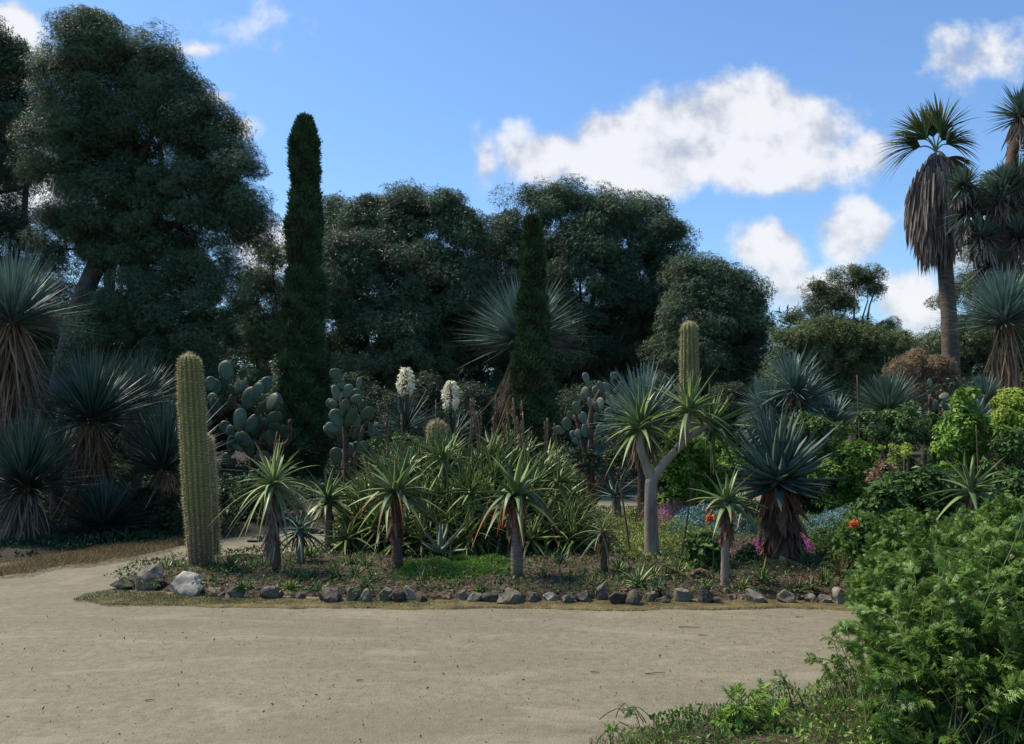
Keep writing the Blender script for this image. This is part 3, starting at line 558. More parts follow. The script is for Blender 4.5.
# ------------------------------------------------------------------ palm
def palm():
    Y = 34; rg = rng_(44); base = at(952, 420, Y); base[2] = 0; top = at(936, 152, Y)
    root = thing('palm_tree', 'tall fan palm with a thick grey skirt of dead fronds', 'palm', base)
    pts = smooth([base, at(950, 340, Y), at(945, 260, Y), at(936, 158, Y)], 22); mb = MB(); tube(mb, pts, np.linspace(.34, .26, 22) * (1 + .25 * np.exp(-np.arange(22) * .6)), k=16, wob=.03, rg=rg); mb.build('trunk', MT['palm_bark'], root)
    mb = MB(); n = 2600; h = rg.random(n); a = rg.random(n) * 6.28; o_ = np.column_stack((np.cos(a), np.sin(a), np.zeros(n)))
    prof = np.interp(h, [0, .1, .3, .55, .75, 1], [.2, .5, .92, 1.06, .95, .6]); prof = prof * (1 + .08 * np.sin(a * 3 + 1) + .07 * np.sin(a * 7))
    cs = at(937, 153, Y)[None] * (1 - h[:, None]) + at(937, 238, Y)[None] * h[:, None]
    P = cs + o_ * (prof * rg.uniform(.55, 1.02, n))[:, None]
    blades(mb, P, nrm(-UP + o_ * (.28 * (1 - h) - .03)[:, None] + rg.normal(size=(n, 3)) * .07), rg.uniform(.7, 1.7, n), rg.uniform(.05, .16, n), droop=0, nseg=3, prof='sword', fold=.5, rg=rg, roll=rg.normal(size=n) * .8)
    mb.build('dead_skirt', MT['dry_grey'], root, smooth=False)
    ends = [(883, 132, .3), (896, 112, -.4), (912, 100, .4), (945, 92, -.5), (932, 96, .5), (960, 110, .3), (970, 128, -.3), (976, 172, .2)]
    for (ex, ey, dyy) in ends:
        mb = MB(); e = at(ex, ey, Y) + (0, dyy, 0); e = top + (e - top) * .94; hub = e * .30 + top * .70; droopy = .5 if ey > 115 else .22
        tube(mb, curve(top, hub, (0, 0, .12), 6), .03, k=5, tint=.9)
        d = nrm(e - top); s = nrm(np.cross(d, (0, 1, .15))); m = 46; f = np.linspace(-.82, .82, m)
        D = d * np.cos(f)[:, None] + s * np.sin(f)[:, None] + rg.normal(size=(m, 3)) * .06
        Lf = np.linalg.norm(e - top) * .80 * (1 - .12 * np.abs(f)) * rg.uniform(.7, 1.15, m)
        blades(mb, np.tile(hub, (m, 1)), D, Lf, .09, droop=droopy * (.6 + .6 * np.abs(f)), nseg=5, prof='sword', fold=.5, tint=rg.random(m) * .8, pw=2.2)
        mb.build('frond', MT['dry' if (ex, ey) == (976, 172) else 'palmleaf'], root)
MT['palmleaf'] = leafmat('palm fronds', (0.070, 0.120, 0.040), (0.230, 0.280, 0.120), tip=(.32, .27, .15), tip_at=(.6, 1.05), rough=.45, trans=.2)
palm()

# ------------------------------------------------------------------ cacti
def column(label, px, py_base, px_top, py_top, wpx, ribs=15, Y=None, seed=1, name='column_cactus', taper=.86, spl=.035, nsp=7, group='column cacti', cat='cactus'):
    rg = rng_(seed)
    if Y is None: base = G(px, py_base, .06); Y = base[1]
    else: base = at(px, py_base, Y); base[2] = .05
    top = at(px_top, py_top, Y); r0 = wpx * .5 * ppm(Y); root = thing(name, label, cat, base, group)
    H = np.linalg.norm(top - base); nz = max(14, int(H / .035)); k = ribs * 6
    h = np.linspace(0, 1, nz) ; rtop = r0 * taper
    hh = h * H; rad = np.interp(h, [0, .05, .3, .75, 1], [r0 * .8, r0 * .88, r0, r0 * .98, rtop]) * (1 + .02 * np.sin(h * 17 + seed) + .012 * np.sin(h * 41 + 2 * seed) + .01 * rg.normal(size=len(h)))
    dome = np.clip((H - hh) / (r0 * 1.0), 0, 1); rad = rad * np.sqrt(np.maximum(0.0, 1 - (1 - dome) ** 2.2)); rad[-1] = .004
    ax = base[None] + (top - base)[None] * h[:, None] + np.array((-1, 0, 0))[None] * (.03 * np.sin(h * 3.1))[:, None] * 0
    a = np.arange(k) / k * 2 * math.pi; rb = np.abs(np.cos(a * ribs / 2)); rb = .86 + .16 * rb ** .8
    V = ax[:, None] + np.stack((np.cos(a)[None] * rad[:, None] * rb, np.sin(a)[None] * rad[:, None] * rb, np.zeros((nz, k))), -1)
    i = (np.arange(nz - 1) * k)[:, None]; j = np.arange(k)[None]; jn = (j + 1) % k
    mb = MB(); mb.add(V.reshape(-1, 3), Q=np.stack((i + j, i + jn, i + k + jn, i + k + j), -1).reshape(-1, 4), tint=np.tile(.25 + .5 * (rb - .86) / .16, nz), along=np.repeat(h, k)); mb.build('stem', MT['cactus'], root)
    mb = MB(); na = int(H / .03); B = []; Dd = []
    for rbi in range(ribs):
        an = rbi / ribs * 2 * math.pi; hs = (np.arange(na) + rg.random()) / na; r_ = np.interp(hs, h, rad) * 1.02
        p = base[None] + (top - base)[None] * hs[:, None] + np.stack((np.cos(an) * r_, np.sin(an) * r_, 0 * r_), -1)
        sl = np.gradient(r_, hs * H); o_ = nrm(np.stack((math.cos(an) + 0 * sl, math.sin(an) + 0 * sl, np.clip(-sl, 0, 3)), -1)); B.append(p); Dd.append(o_)
    B = np.concatenate(B).repeat(nsp, 0); Dd = np.concatenate(Dd).repeat(nsp, 0); m = len(B)
    D = nrm(Dd + rg.normal(size=(m, 3)) * .75); D = np.where((D * Dd).sum(1, keepdims=True) < .1, nrm(D + Dd * .8), D)
    SP = ([(0, .055, 0), (0, -.055, 0), (1, 0, 0)], None, [(0, 1, 2)])
    stamp(mb, *SP, B, D, rdir(rg, m), spl * rg.uniform(.5, 1.3, m), rg.random(m)); mb.build('spines', MT['spine'], root, smooth=False)
    return root
column('tallest ribbed column cactus beside the pale boulder at the left', 201, 569, 189, 353, 25, 15, seed=1, spl=.034, nsp=8)
column('shorter spiny column cactus half hidden behind the tallest one', 212, 556, 205, 434, 15, 12, seed=2, spl=.05, nsp=9)
column('pale column cactus rising behind the forked tree aloe', 690, 478, 689, 321, 18, 13, Y=14.6, seed=3, spl=.045, nsp=6)
column('small golden spined cactus head above the aloe thicket', 437, 470, 437, 420, 19, 12, Y=13, seed=4, spl=.06, nsp=9)
column('short golden cactus left of the tree aloe fork', 678, 470, 677, 424, 15, 12, Y=14.8, seed=5, spl=.05, nsp=9)
column('short green cactus inside the tree aloe fork', 692, 470, 692, 420, 12, 10, Y=15.1, seed=6, spl=.035, nsp=6)
column('thin pale column cactus right of the palm trunk', 999, 440, 1001, 382, 9, 9, Y=16, seed=7, spl=.05, nsp=7)

# prickly pears: every pad a part
def pad_mesh(name, mat, seed):
    rg = rng_(seed); nu, nv = 20, 9; mb = MB(); a = np.arange(nu) / nu * 2 * math.pi; V = []
    for v in np.linspace(0, math.pi, nv):
        for t in a:
            x = math.cos(t); z = math.sin(t); w = (.70 + .10 * z); rr = math.sin(v)
            V.append((x * w * rr * .5, math.cos(v) * .075 * (1 + .1 * z), (z * rr * .5 + .5)))
    V = np.array(V); i = (np.arange(nv - 1) * nu)[:, None]; j = np.arange(nu)[None]; jn = (j + 1) % nu
    mb.add(V, Q=np.stack((i + j, i + nu + j, i + nu + jn, i + jn), -1).reshape(-1, 4), tint=rg.uniform(.2, .8), along=np.clip(V[:, 2], 0, 1)); return mb.build(name, mat)
from mathutils import Matrix, Euler
def pear(label, pads, base_px, Y, seed, mat='pad', stem_pts=None, name='prickly_pear'):
    rg = rng_(seed); base = at(base_px, 420, Y); base[2] = .03; root = thing(name, label, 'cactus', base, 'prickly pears')
    mb = MB()
    for sp in (stem_pts or []):
        pts = smooth([at(a, b, Y + rg.uniform(-.1, .1)) if b < 900 else base for a, b in sp], 10); tube(mb, pts, np.linspace(.05, .032, 10), k=8, wob=.08, rg=rg)
    if stem_pts: mb.build('trunk', MT['brown_bark'], root)
    protos = {}
    pads = list(pads) + [(q[0] + rg.uniform(-8, 8), q[1] + rg.uniform(-9, 7), q[2] * rg.uniform(.6, .85), q[3] + rg.uniform(-60, 60)) for q in pads if rg.random() < .8]
    for (px, py, r, ang, *rest) in pads:
        m = rest[0] if rest else mat; key = (m, int(rg.integers(0, 3)))
        if key not in protos: o = pad_mesh('pad', MT[m], seed * 10 + len(protos)); protos[key] = o
        else: o = protos[key].copy(); COL.objects.link(o)
        o.parent = root; Ln = 2 * r * ppm(Y) * rg.uniform(.78, 1.0); c = at(px, py, Y + rg.uniform(-.25, .25)) - base
        ro = Euler((rg.uniform(-.3, .3), R(ang + float(rg.normal() * 12)), 0)).to_matrix() @ Euler((0, 0, rg.choice([rg.uniform(-.7, .7), rg.uniform(.9, 1.3)], p=[.75, .25]))).to_matrix()
        o.rotation_euler = ro.to_euler(); o.scale = (Ln, Ln * rg.uniform(.85, 1.1), Ln)
        o.location = Vector(c) - ro @ Vector((0, 0, Ln * .5))
def build_pears():
    pear('prickly pear of grey green pads between the ribbed cactus and tall cypress', [(226, 371, 11, -10), (215, 386, 11, -30), (240, 386, 12, 15), (232, 402, 12, -5), (216, 406, 11, -25), (250, 398, 12, 10), (257, 391, 10, 25), (240, 420, 12, 0, 'pad_p'), (226, 428, 10, -35), (262, 408, 11, 40), (272, 402, 10, 15), (255, 425, 12, 20), (273, 420, 11, 35), (270, 438, 11, 0), (231, 446, 11, 5), (248, 446, 12, -15), (281, 430, 9, 30), (266, 385, 9, -5), (227, 460, 10, -10), (262, 460, 11, 10), (205, 420, 9, -50), (243, 373, 8, 20)],
         250, 14.5, 1, stem_pts=[[(250, 999), (252, 455), (240, 420), (232, 395)], [(250, 999), (262, 440), (275, 405)], [(240, 440), (285, 445), (290, 420)]])
    pear('prickly pear of rounder pads right of the tall cypress', [(337, 376, 8, -10), (348, 391, 9, 35), (356, 397, 11, 30), (336, 393, 9, 0, 'pad_p'), (345, 408, 10, 10), (337, 418, 10, -15), (351, 418, 11, 20), (367, 415, 11, 55), (357, 433, 10, 30), (342, 436, 11, 5), (330, 432, 9, -30), (372, 430, 8, 20), (348, 452, 11, -5), (362, 448, 10, 25), (336, 456, 9, -15), (359, 383, 6, 10, 'pad_p'), (332, 405, 8, -10), (379, 440, 8, 30), (370, 457, 9, 10)],
         347, 13.5, 2, stem_pts=[[(347, 999), (346, 455), (344, 420), (340, 395)], [(347, 999), (360, 440), (368, 420)]])
    pear('distant pale prickly pear left of the blue yucca and forked aloe', [(586, 378, 6, -10), (612, 378, 7, 0), (618, 386, 7, 25), (606, 388, 7, -15), (596, 392, 7, -20), (585, 393, 7, -5), (590, 404, 8, 10), (577, 408, 7, -40), (600, 404, 7, 10), (610, 400, 7, 20), (583, 418, 7, -30, 'pad_p'), (571, 415, 6, -60), (567, 424, 7, -20), (595, 418, 8, 5), (608, 414, 7, 30), (586, 430, 8, -10), (600, 430, 8, 15), (574, 436, 7, -20, 'pad_p'), (592, 444, 8, 5), (606, 442, 7, 10), (560, 430, 6, -50)],
         592, 15, 3, 'pad_p', stem_pts=[[(592, 999), (592, 450), (590, 415), (600, 390)], [(592, 999), (582, 440), (574, 415)]])
    pear('small upright prickly pear in front of the dry tan bush', [(930, 383, 5, 0, 'pad_p'), (929, 394, 6, 5), (934, 405, 6, 10), (929, 412, 6, -5), (951, 400, 8, 70, 'pad_p'), (944, 396, 6, 40), (943, 410, 7, 35), (960, 410, 6, 60), (950, 418, 7, -10), (930, 424, 6, 0), (937, 430, 7, 10)],
         935, 14.5, 4, stem_pts=[[(936, 999), (932, 440), (930, 395)], [(936, 999), (945, 420), (950, 405)]])
build_pears()

# ------------------------------------------------------------------ aloes
def aloe_tree(label, bx, by, cx, cy, rpx, n=34, W=.055, mat='aloe', trunk_w=12, sk=0, sk_px=40, th=(8, 115), droop=(0, .5), seed=1, Y=None, bark='aloe_bark', skmat='dry_red', group='single stemmed tree aloes', nseg=7, thick=.45, old=None, core=.04, pw=2., lean=0, stalk=None, name='aloe_tree', skL=.22, rough_tr=.05):
    rg = rng_(seed)
    if Y is None: b = G(bx, by, .05); Y = b[1]
    else: b = at(bx, by, Y); b[2] = .05
    C = at(cx, cy, Y); root = thing(name, label, 'aloe', b, group); r = trunk_w * .5 * ppm(Y)
    mb = MB(); tube(mb, smooth([b, (b * .6 + C * .4) + (lean, 0, 0), C], 16), np.linspace(r * 1.2, r * .8, 16), k=12, wob=rough_tr, rg=rg); mb.build('trunk', MT[bark], root)
    mb = MB(); rosette(mb, rg, C, n, rpx * ppm(Y), W, th[0], th[1], droop, 'taper', nseg, .45, thick, core, .12, pw=pw, curl=.10); mb.build('rosette', MT[mat], root)
    if old:
        mb = MB(); m, omat, dr, ln = old; a = np.arange(m) * GA + rg.normal(size=m) * .3; D = np.column_stack((np.cos(a), np.sin(a), .25 + .2 * rg.normal(size=m)))
        blades(mb, C - (0, 0, .03) + nrm(D) * core, D, rpx * ppm(Y) * ln * rg.uniform(.8, 1.1, m), W, droop=dr * rg.uniform(.7, 1.2, m), nseg=8, prof='taper', fold=.5, thick=.4, rg=rg, pw=2.2, curl=.12 * rg.normal(size=m)); mb.build('old_leaves', MT[omat], root)
    if sk:
        mb = MB(); skirt(mb, rg, C - (0, 0, .02), sk_px * ppm(Y), sk, .32, W * .5, r * .9, r * 1.45, L=skL); mb.build('dead_leaves', MT[skmat], root, smooth=False)
    if stalk:
        mb = MB(); tube(mb, smooth([C, at(*stalk[0], Y), at(*stalk[1], Y)], 10), np.linspace(.012, .008, 10), k=6); mb.build('flower_stalk', MT['stalk'], root)
    return root
def build_aloes():
    aloe_tree('pale lime leaved tree aloe with a shaggy brown trunk, left of the thicket', 277, 576, 273, 482, 50, 64, .045, 'aloe_l', 8, 150, 60, (5, 125), (.05, .75), seed=1, bark='brown_bark', stalk=((274, 455), (277, 432)), skmat='dry_grey')
    aloe_tree('short blue green aloe on a thin stem right of the pale lime one', 300, 566, 300, 528, 28, 26, .055, 'aloe_b', 8, 20, 16, (8, 120), (0, .7), seed=2, skL=.12)
    aloe_tree('green tree aloe on a bare thin stem left of the thicket', 329, 552, 328, 498, 36, 30, .065, 'aloe', 8, 24, 16, (8, 115), (0, .6), seed=3, skL=.12)
    aloe_tree('straight stemmed tree aloe with spreading leaves in front of the thicket', 397, 573, 396, 490, 48, 36, .075, 'aloe', 10, 40, 40, (8, 112), (-.05, .5), seed=4, bark='brown_bark', skL=.14, old=(9, 'aloe_r', .9, .85))
    aloe_tree('tree aloe with long drooping leaves turning red, in front of the thicket', 517, 581, 516, 494, 58, 24, .075, 'aloe', 11, 110, 34, (12, 105), (0, .45), seed=5, old=(13, 'aloe_r', 1.25, .80), skL=.13)
    aloe_tree('small thin tree aloe with a red brown neck beside the magenta flowers', 725, 586, 726, 500, 38, 22, .062, 'aloe', 8, 120, 36, (10, 108), (0, .6), seed=6, bark='pale_bark', old=(8, 'aloe_r', 1.0, .8), skL=.10)
    aloe_tree('massive dark blue aloe with a thick skirt of brown dead leaves', 774, 562, 779, 472, 54, 84, .15, 'aloe_b', 24, 420, 76, (4, 112), (-.30, -.02), seed=7, bark='brown_bark', core=.08, thick=.5, skL=.28, Y=None, nseg=7)
    aloe_tree('aloe on a short stem rising out of the right hand bushes', 975, 545, 972, 487, 40, 26, .07, 'aloe', 9, 14, 14, (15, 105), (-.05, .45), seed=8, Y=8.4, skL=.12)
    aloe_tree('withered little aloe with a dark curling crown right of the thicket', 604, 578, 603, 530, 30, 24, .030, 'aloe_r', 7, 50, 22, (10, 120), (.1, .9), seed=9, bark='brown_bark', skL=.12)
    aloe_tree('grey blue agave on a short stump by the back path', 617, 512, 616, 494, 28, 30, .06, 'aloe_b', 10, 0, 10, (5, 95), (-.1, .1), seed=10, Y=12.5, name='agave', group='agaves')
    aloe_tree('dark aloe with a drooping crown behind the small thin tree aloe', 740, 545, 745, 505, 30, 26, .04, 'aloe', 9, 40, 24, (10, 112), (0, .6), seed=12, Y=11.5, skL=.12)
    # forked tree aloe
    rg = rng_(50); b = G(652, 561, .05); Y = b[1]; root = thing('forked_aloe_tree', 'smooth grey forked tree aloe carrying leafy heads on its branches', 'aloe', b)
    fk = at(652, 478, Y); s = ppm(Y)
    mb = MB(); tube(mb, smooth([b, at(651, 520, Y), at(651, 488, Y), fk], 16), np.array([9.5, 8.5, 7.6, 7, 6.8, 6.6, 6.5, 6.4, 6.3, 6.2, 6.2, 6.2, 6.2, 6, 5.6, 5]) * s, k=14, wob=.025, rg=rg); mb.build('trunk', MT['pale_bark'], root)
    h1, h2, h3 = at(641, 425, Y), at(690, 408, Y - .15), at(712, 425, Y + .1)
    for pts, r0, r1 in (([fk - (0, 0, .05), at(645, 462, Y), at(640, 445, Y), h1], 4.8, 3.4), ([fk - (0, 0, .03), at(665, 462, Y), at(682, 442, Y), h2], 4.6, 3.2), ([at(676, 449, Y), at(690, 436, Y), h3], 3.8, 3.2)):
        mb = MB(); tube(mb, smooth(pts, 12), np.linspace(r0, r1, 12) * s, k=12, wob=.025, rg=rg); mb.build('branch', MT['pale_bark'], root)
    for h, ax, rp, n in ((h1, (-.15, 0, 1), 45, 46), (h2, (-.05, 0, 1), 46, 34), (h3, (.45, 0, 1), 44, 40)):
        mb = MB(); rosette(mb, rg, h, n, rp * s, .065, 8, 112, (-.05, .55), 'taper', 7, .45, .45, .04, .13, ax=ax, curl=.1); mb.build('rosette', MT['aloe'], root)
build_aloes()

def small_rosette(name, label, px, py, rpx, n, W, mat, th=(5, 88), droop=(-.15, .2), seed=1, cat='succulent', Y=None, group='small rosettes on the bed', thick=.5, multi=1, lift=0):
    rg = rng_(seed + 900); b = G(px, py, .07) if Y is None else at(px, py, Y); Y = b[1]; mb = MB()
    for k in range(multi):
        c = b + (np.array((rg.uniform(-1, 1), rg.uniform(-.6, .6), 0)) * rpx * ppm(Y) * 1.1 if k else 0)
        rosette(mb, rg, c + (0, 0, .02 + lift), n, rpx * ppm(Y) * rg.uniform(.75, 1.1), W, th[0], th[1], droop, 'taper', 5, .5, thick, .015, .15, curl=.1)
    mb.V = [v - b for v in mb.V]; o = mb.build(name, MT[mat]); o.location = tuple(b); tag(o, label, cat, group); return o
def build_small():
    S = small_rosette
    S('aloe', 'bright spiky rosette beside the grey boulder at the left end', 166, 572, 14, 22, .03, 'aloe_l', seed=1, multi=2)
    S('aloe', 'dark green clump of small aloes right of the ribbed cactus', 232, 572, 17, 20, .028, 'aloe', seed=2, multi=4)
    S('aloe', 'low aloe clump in front of the pale lime tree aloe', 301, 580, 14, 18, .026, 'aloe', seed=3, multi=3)
    S('aloe', 'reddish small rosette at the foot of the ribbed cactus', 213, 582, 9, 18, .02, 'aloe_r', seed=4)
    S('aloe', 'grassy green aloe left of the straight stemmed tree aloe', 336, 578, 17, 26, .022, 'aloe', seed=5, multi=3)
    S('agave', 'pale grey agave sitting in the green moss', 441, 566, 26, 15, .085, 'pad_p', th=(15, 85), seed=6, droop=(-.3, 0), group='agaves', lift=.14)
    S('aloe', 'bright ground aloe with toothed leaves in front of the forked aloe', 639, 586, 24, 26, .035, 'aloe_l', seed=7, droop=(-.1, .45))
    S('aloe', 'spiky green aloe between the thin tree aloe and dark blue aloe', 763, 582, 20, 20, .035, 'aloe', seed=8, Y=8.2)
    S('agave', 'dark spiky agave behind the moss at the thicket foot', 588, 552, 26, 34, .04, 'aloe_b', seed=9, multi=2, group='agaves')
    S('agave', 'reddish broad leaved rosette by the pale edging stones at the right', 812, 590, 17, 14, .05, 'aloe_r', seed=10, group='agaves', droop=(-.15, .1))
    S('flax', 'tuft of bronze strap leaves near the right end of the bed', 842, 580, 24, 40, .022, 'grass_dry', th=(3, 45), seed=11, cat='plant', thick=.2)
    S('aloe', 'small rosette at the right of the straight stemmed tree aloe roots', 420, 582, 9, 16, .02, 'aloe', seed=12)
    S('aloe', 'narrow leaved rosette in the soil left of the moss', 372, 580, 12, 22, .018, 'aloe_t', seed=13, multi=2)
    S('aloe', 'little succulent clump right of the dark green aloe clump', 262, 568, 11, 16, .022, 'aloe', seed=14, multi=3)
    S('aloe', 'tiny pale rosette among litter near the withered aloe', 572, 580, 9, 16, .02, 'succ_y', seed=15)
build_small()

def thicket():
    rg = rng_(70); base = G(462, 545, .05)
    root = thing('aloe_thicket', 'large mounded thicket of narrow leaved aloes at the centre', 'aloe', base)
    C = []; mbst = MB(); mb = MB()
    def top_py(px): return np.interp(px, [345, 365, 395, 430, 470, 510, 545, 570, 585], [498, 462, 444, 434, 430, 432, 444, 474, 516])
    n = 0
    for i in range(225):
        px = rg.uniform(348, 582); Y = rg.uniform(9.6, 12.2); tp = top_py(px); f = ((Y - 9.6) / 2.6)
        lo = 545 - 0 * f; py = lo + (tp + 14 - lo) * min(1, (f * 1.1) ** .6 * rg.uniform(.85, 1.05)) if rg.random() < .75 else rg.uniform(tp + 20, 545)
        c = at(px, py, Y); c[2] = max(c[2], .12)
        o_ = nrm(np.array((c[0] - base[0], (c[1] - 11.2) * .8, .9)) + rg.normal(size=3) * .2)
        rosette(mb, rg, c, rg.integers(20, 30), rg.uniform(.30, .46), .046, 6, 105, (-.1, .6), 'taper', 5, .45, .4, .03, .15, ax=o_, curl=.12, tint=rg.uniform(.1, .9))
        tube(mbst, curve(np.array((c[0] * .7 + base[0] * .3, c[1] + .3, .03)), c, (0, 0, .1), 6), .025, k=5)
    mb.build('rosettes', MT['aloe_t'], root); mbst.build('stems', MT['brown_bark'], root)
    mb = MB()
    for i in range(22):
        px = rg.uniform(470, 525) if i < 13 else rg.uniform(380, 560); Y = rg.uniform(11.3, 12.2); py = top_py(px) - rg.uniform(4, 36)
        p0 = at(px + rg.uniform(-4, 4), top_py(px) + 25, Y); p1 = at(px, py, Y); tube(mb, curve(p0, p1, (.02, 0, 0), 6), .011, k=5, tint=rg.random())
        m = 40; h = rg.random(m) * .22; a = rg.random(m) * 6.28; P = p1 - UP * h[:, None]; D = np.column_stack((np.cos(a), np.sin(a), -.8 + 0 * a)); stamp(mb, *LEAF, P, D, rdir(rg, m), .035, rg.random(m))
    mb.build('seed_stalks', MT['stalk'], root)
thicket()

# bare stalks leaning over the bed
def stake(label, p0, p1, Y, w=.014, tuft=True, seed=1, name='flower_stalk'):
    rg = rng_(seed); b = at(*p0, Y); b[2] = .04; e = at(*p1, Y); mb = MB(); tube(mb, curve(b, e, (.01, 0, 0), 10), np.linspace(w, w * .6, 10), k=6, tint=.3)
    if tuft:
        m = 70; h = rg.random(m) * .3; a = rg.random(m) * 6.28; P = e + (b - e) * h[:, None] * .5; stamp(mb, *LEAF, P, np.column_stack((np.cos(a), np.sin(a), .8 + 0 * a)), rdir(rg, m), .04, rg.random(m))
    mb.V = [v - b for v in mb.V]; o = mb.build(name, MT['stalk']); o.location = tuple(b); tag(o, label, 'stalk', 'leaning flower stalks')
stake('dark leaning flower stalk left of the forked aloe trunk', (631, 562), (617, 468), 9.5, seed=1)
stake('thin dry flower stalk right of the forked aloe trunk', (680, 560), (692, 480), 9.3, w=.011, seed=2)
stake('tall thin dry stalk beside the single headed yucca', (859, 430), (857, 375), 15.5, w=.018, tuft=False, seed=3)
stake('tall reddish stalk above the thicket near its left end', (433, 470), (436, 400), 12, w=.013, tuft=False, seed=4)
stake('pale bare stalk at the right among the green bushes', (977, 470), (976, 425), 10.5, w=.012, tuft=False, seed=5)

# ------------------------------------------------------------------ shrubs and ground cover
def bush(name, label, lobes, Y, mat, nsub, nleaf, size, sub_r, leaf=LEAF, seed=1, cat='shrub', group=None, stems=10, depth=.8, fill=.3, smoothf=False, fillin=True):
    rg = rng_(seed); px0 = np.mean([l[0] for l in lobes]); b = at(px0, 420, Y); b[2] = .04; root = thing(name, label, cat, b, group)
    L = []
    for l in lobes:
        rm = l[2] * ppm(Y); yy = Y + (l[3] if len(l) > 3 else rg.uniform(-.2, .2)); c = at(l[0], l[1], yy); L.append((c, (rm, rm * depth, rm)))
        z = c[2] - rm
        while fillin and z > .12: rz = rm * .95; z -= rz * .9; L.append((np.array((c[0] + rg.uniform(-.15, .15) * rm, c[1], max(z, .1))), (rz, rz * depth, rz)))
    mb = MB()
    for i in range(stems):
        c, r = L[rg.integers(len(L))]; e = c + rdir(rg, 1)[0] * np.array(r) * .6; tube(mb, curve(b + (rg.uniform(-.1, .1), rg.uniform(-.1, .1), 0), e, rg.normal(size=3) * .05, 7), np.linspace(.014, .005, 7) * (1 + Y / 14), k=5, tint=rg.random())
    mb.build('stems', MT['twig'], root)
    k_ = min(2.2, len(L) / len(lobes)); mb = MB(); crown(mb, rg, L, int(nsub * k_), int(nleaf * k_), sub_r, leaf, size, fill, upb=.6); mb.build('foliage', MT[mat], root, smooth=smoothf); return root
def build_bushes():
    bush('shrub', 'dark rounded shrub by the path left of the ribbed cactus', [(150, 515, 26), (132, 525, 18), (172, 520, 20), (152, 532, 24)], 12, 'deep', 70, 9000, .05, .12, seed=1)
    bush('shrub', 'grey green shrub behind the dark rounded one', [(130, 485, 24), (60, 470, 20), (108, 470, 20), (185, 490, 20), (155, 498, 20)], 14.2, 'midgreen', 60, 7000, .07, .14, seed=2)
    bush('shrub', 'bright green leafy bush right of the forked aloe trunk', [(690, 455, 26), (715, 462, 24), (672, 475, 24), (705, 490, 28), (735, 475, 20), (683, 440, 12)], 13.6, 'bright', 110, 10000, .075, .13, seed=3)
    bush('shrub', 'yellow green topped bush behind the massive dark aloe, to its right', [(842, 466, 22), (860, 460, 18), (828, 478, 18), (850, 488, 22), (870, 485, 18)], 13.8, 'bright', 100, 9000, .06, .12, seed=4)
    bush('shrub', 'glossy dark green bush beneath the many headed yucca', [(800, 432, 20), (825, 428, 18), (840, 436, 16), (780, 440, 18)], 14, 'midgreen', 60, 6000, .07, .12, seed=5)
    bush('shrub', 'rounded yellow green bush at the right edge', [(1014, 410, 20), (1030, 420, 26), (1008, 424, 12)], 11, 'lime', 130, 12000, .045, .07, seed=6, fill=.15, fillin=False)
    bush('shrub', 'bright leafy bush left of the yellow green one', [(975, 410, 16), (962, 425, 20), (985, 440, 22), (955, 450, 22), (968, 399, 10), (1012, 462, 22)], 12, 'bright', 70, 5000, .09, .13, seed=7)
    bush('shrub', 'broad leaved green bush in the flower bed beside the thin tree aloe', [(703, 548, 13), (712, 556, 13), (700, 562, 11)], 8.9, 'midgreen', 60, 2400, .075, .08, seed=8)
    bush('shrub', 'feathery olive bush below the bright bush near the flowers', [(690, 488, 20), (668, 486, 18), (715, 490, 20)], 15, 'midgreen', 60, 7000, .05, .12, seed=9)
    bush('shrub', 'dark shrub low behind the back path at centre left', [(235, 500, 24), (265, 495, 24), (300, 500, 20), (245, 520, 18), (330, 500, 16)], 13.2, 'deep', 60, 7000, .06, .13, seed=10)
    bush('shrub', 'dim grey shrub behind the back path under the blue yucca', [(560, 465, 22), (620, 470, 20), (545, 480, 18), (650, 470, 22), (600, 475, 16)], 21, 'under', 60, 7000, .08, .17, seed=11)
    bush('shrub', 'dark green shrub left of the palm foot', [(905, 430, 24), (925, 440, 26), (890, 448, 22), (948, 430, 20), (868, 430, 18)], 14.5, 'midgreen', 80, 8000, .07, .14, seed=12)
    bush('shrub', 'dense green bush with long leaves at the right, behind the foreground bush', [(900, 492, 18), (930, 490, 18), (960, 497, 18), (885, 508, 20), (915, 510, 28), (950, 515, 28), (870, 525, 20), (985, 510, 22), (1015, 500, 24)], 9.6, 'midgreen', 260, 13000, .085, .12, seed=13, leaf=LEAF)
    bush('shrub', 'brighter green bush with an orange flower near the right end of the bed', [(865, 535, 20), (850, 545, 16), (885, 550, 24), (905, 535, 22), (845, 560, 10), (920, 560, 22), (868, 565, 16)], 8.6, 'poppy', 130, 5200, .07, .10, seed=14, leaf=LOBED[:3])
    bush('shrub', 'euphorbia like plant with round yellow heads left of the green bush', [(893, 447, 5), (893, 456, 5), (906, 448, 4), (906, 455, 5), (891, 465, 4), (880, 448, 3)], 11, 'lime', 18, 900, .03, .05, seed=15, stems=8, fillin=False)
    bush('shrub', 'rusty topped plant below the round yellow heads', [(885, 470, 9), (876, 480, 8), (893, 480, 8)], 10.6, 'tan', 30, 1500, .045, .07, seed=16, stems=8, fillin=False)
    bush('shrub', 'dark green shrub filling the gap beneath the right edge yucca', [(1015, 375, 22), (990, 385, 20), (1025, 400, 24), (965, 395, 14)], 18, 'under', 50, 5000, .09, .18, seed=17)
    bush('shrub', 'low scrub between the prickly pear and aloe thicket', [(385, 445, 16), (365, 470, 20), (405, 450, 16), (420, 455, 14)], 14, 'midgreen', 50, 5000, .06, .12, seed=18)
    bush('shrub', 'bluish scrub right of the agave on its stump', [(648, 512, 8), (656, 516, 8)], 12.9, 'deep', 40, 2500, .05, .08, seed=19)
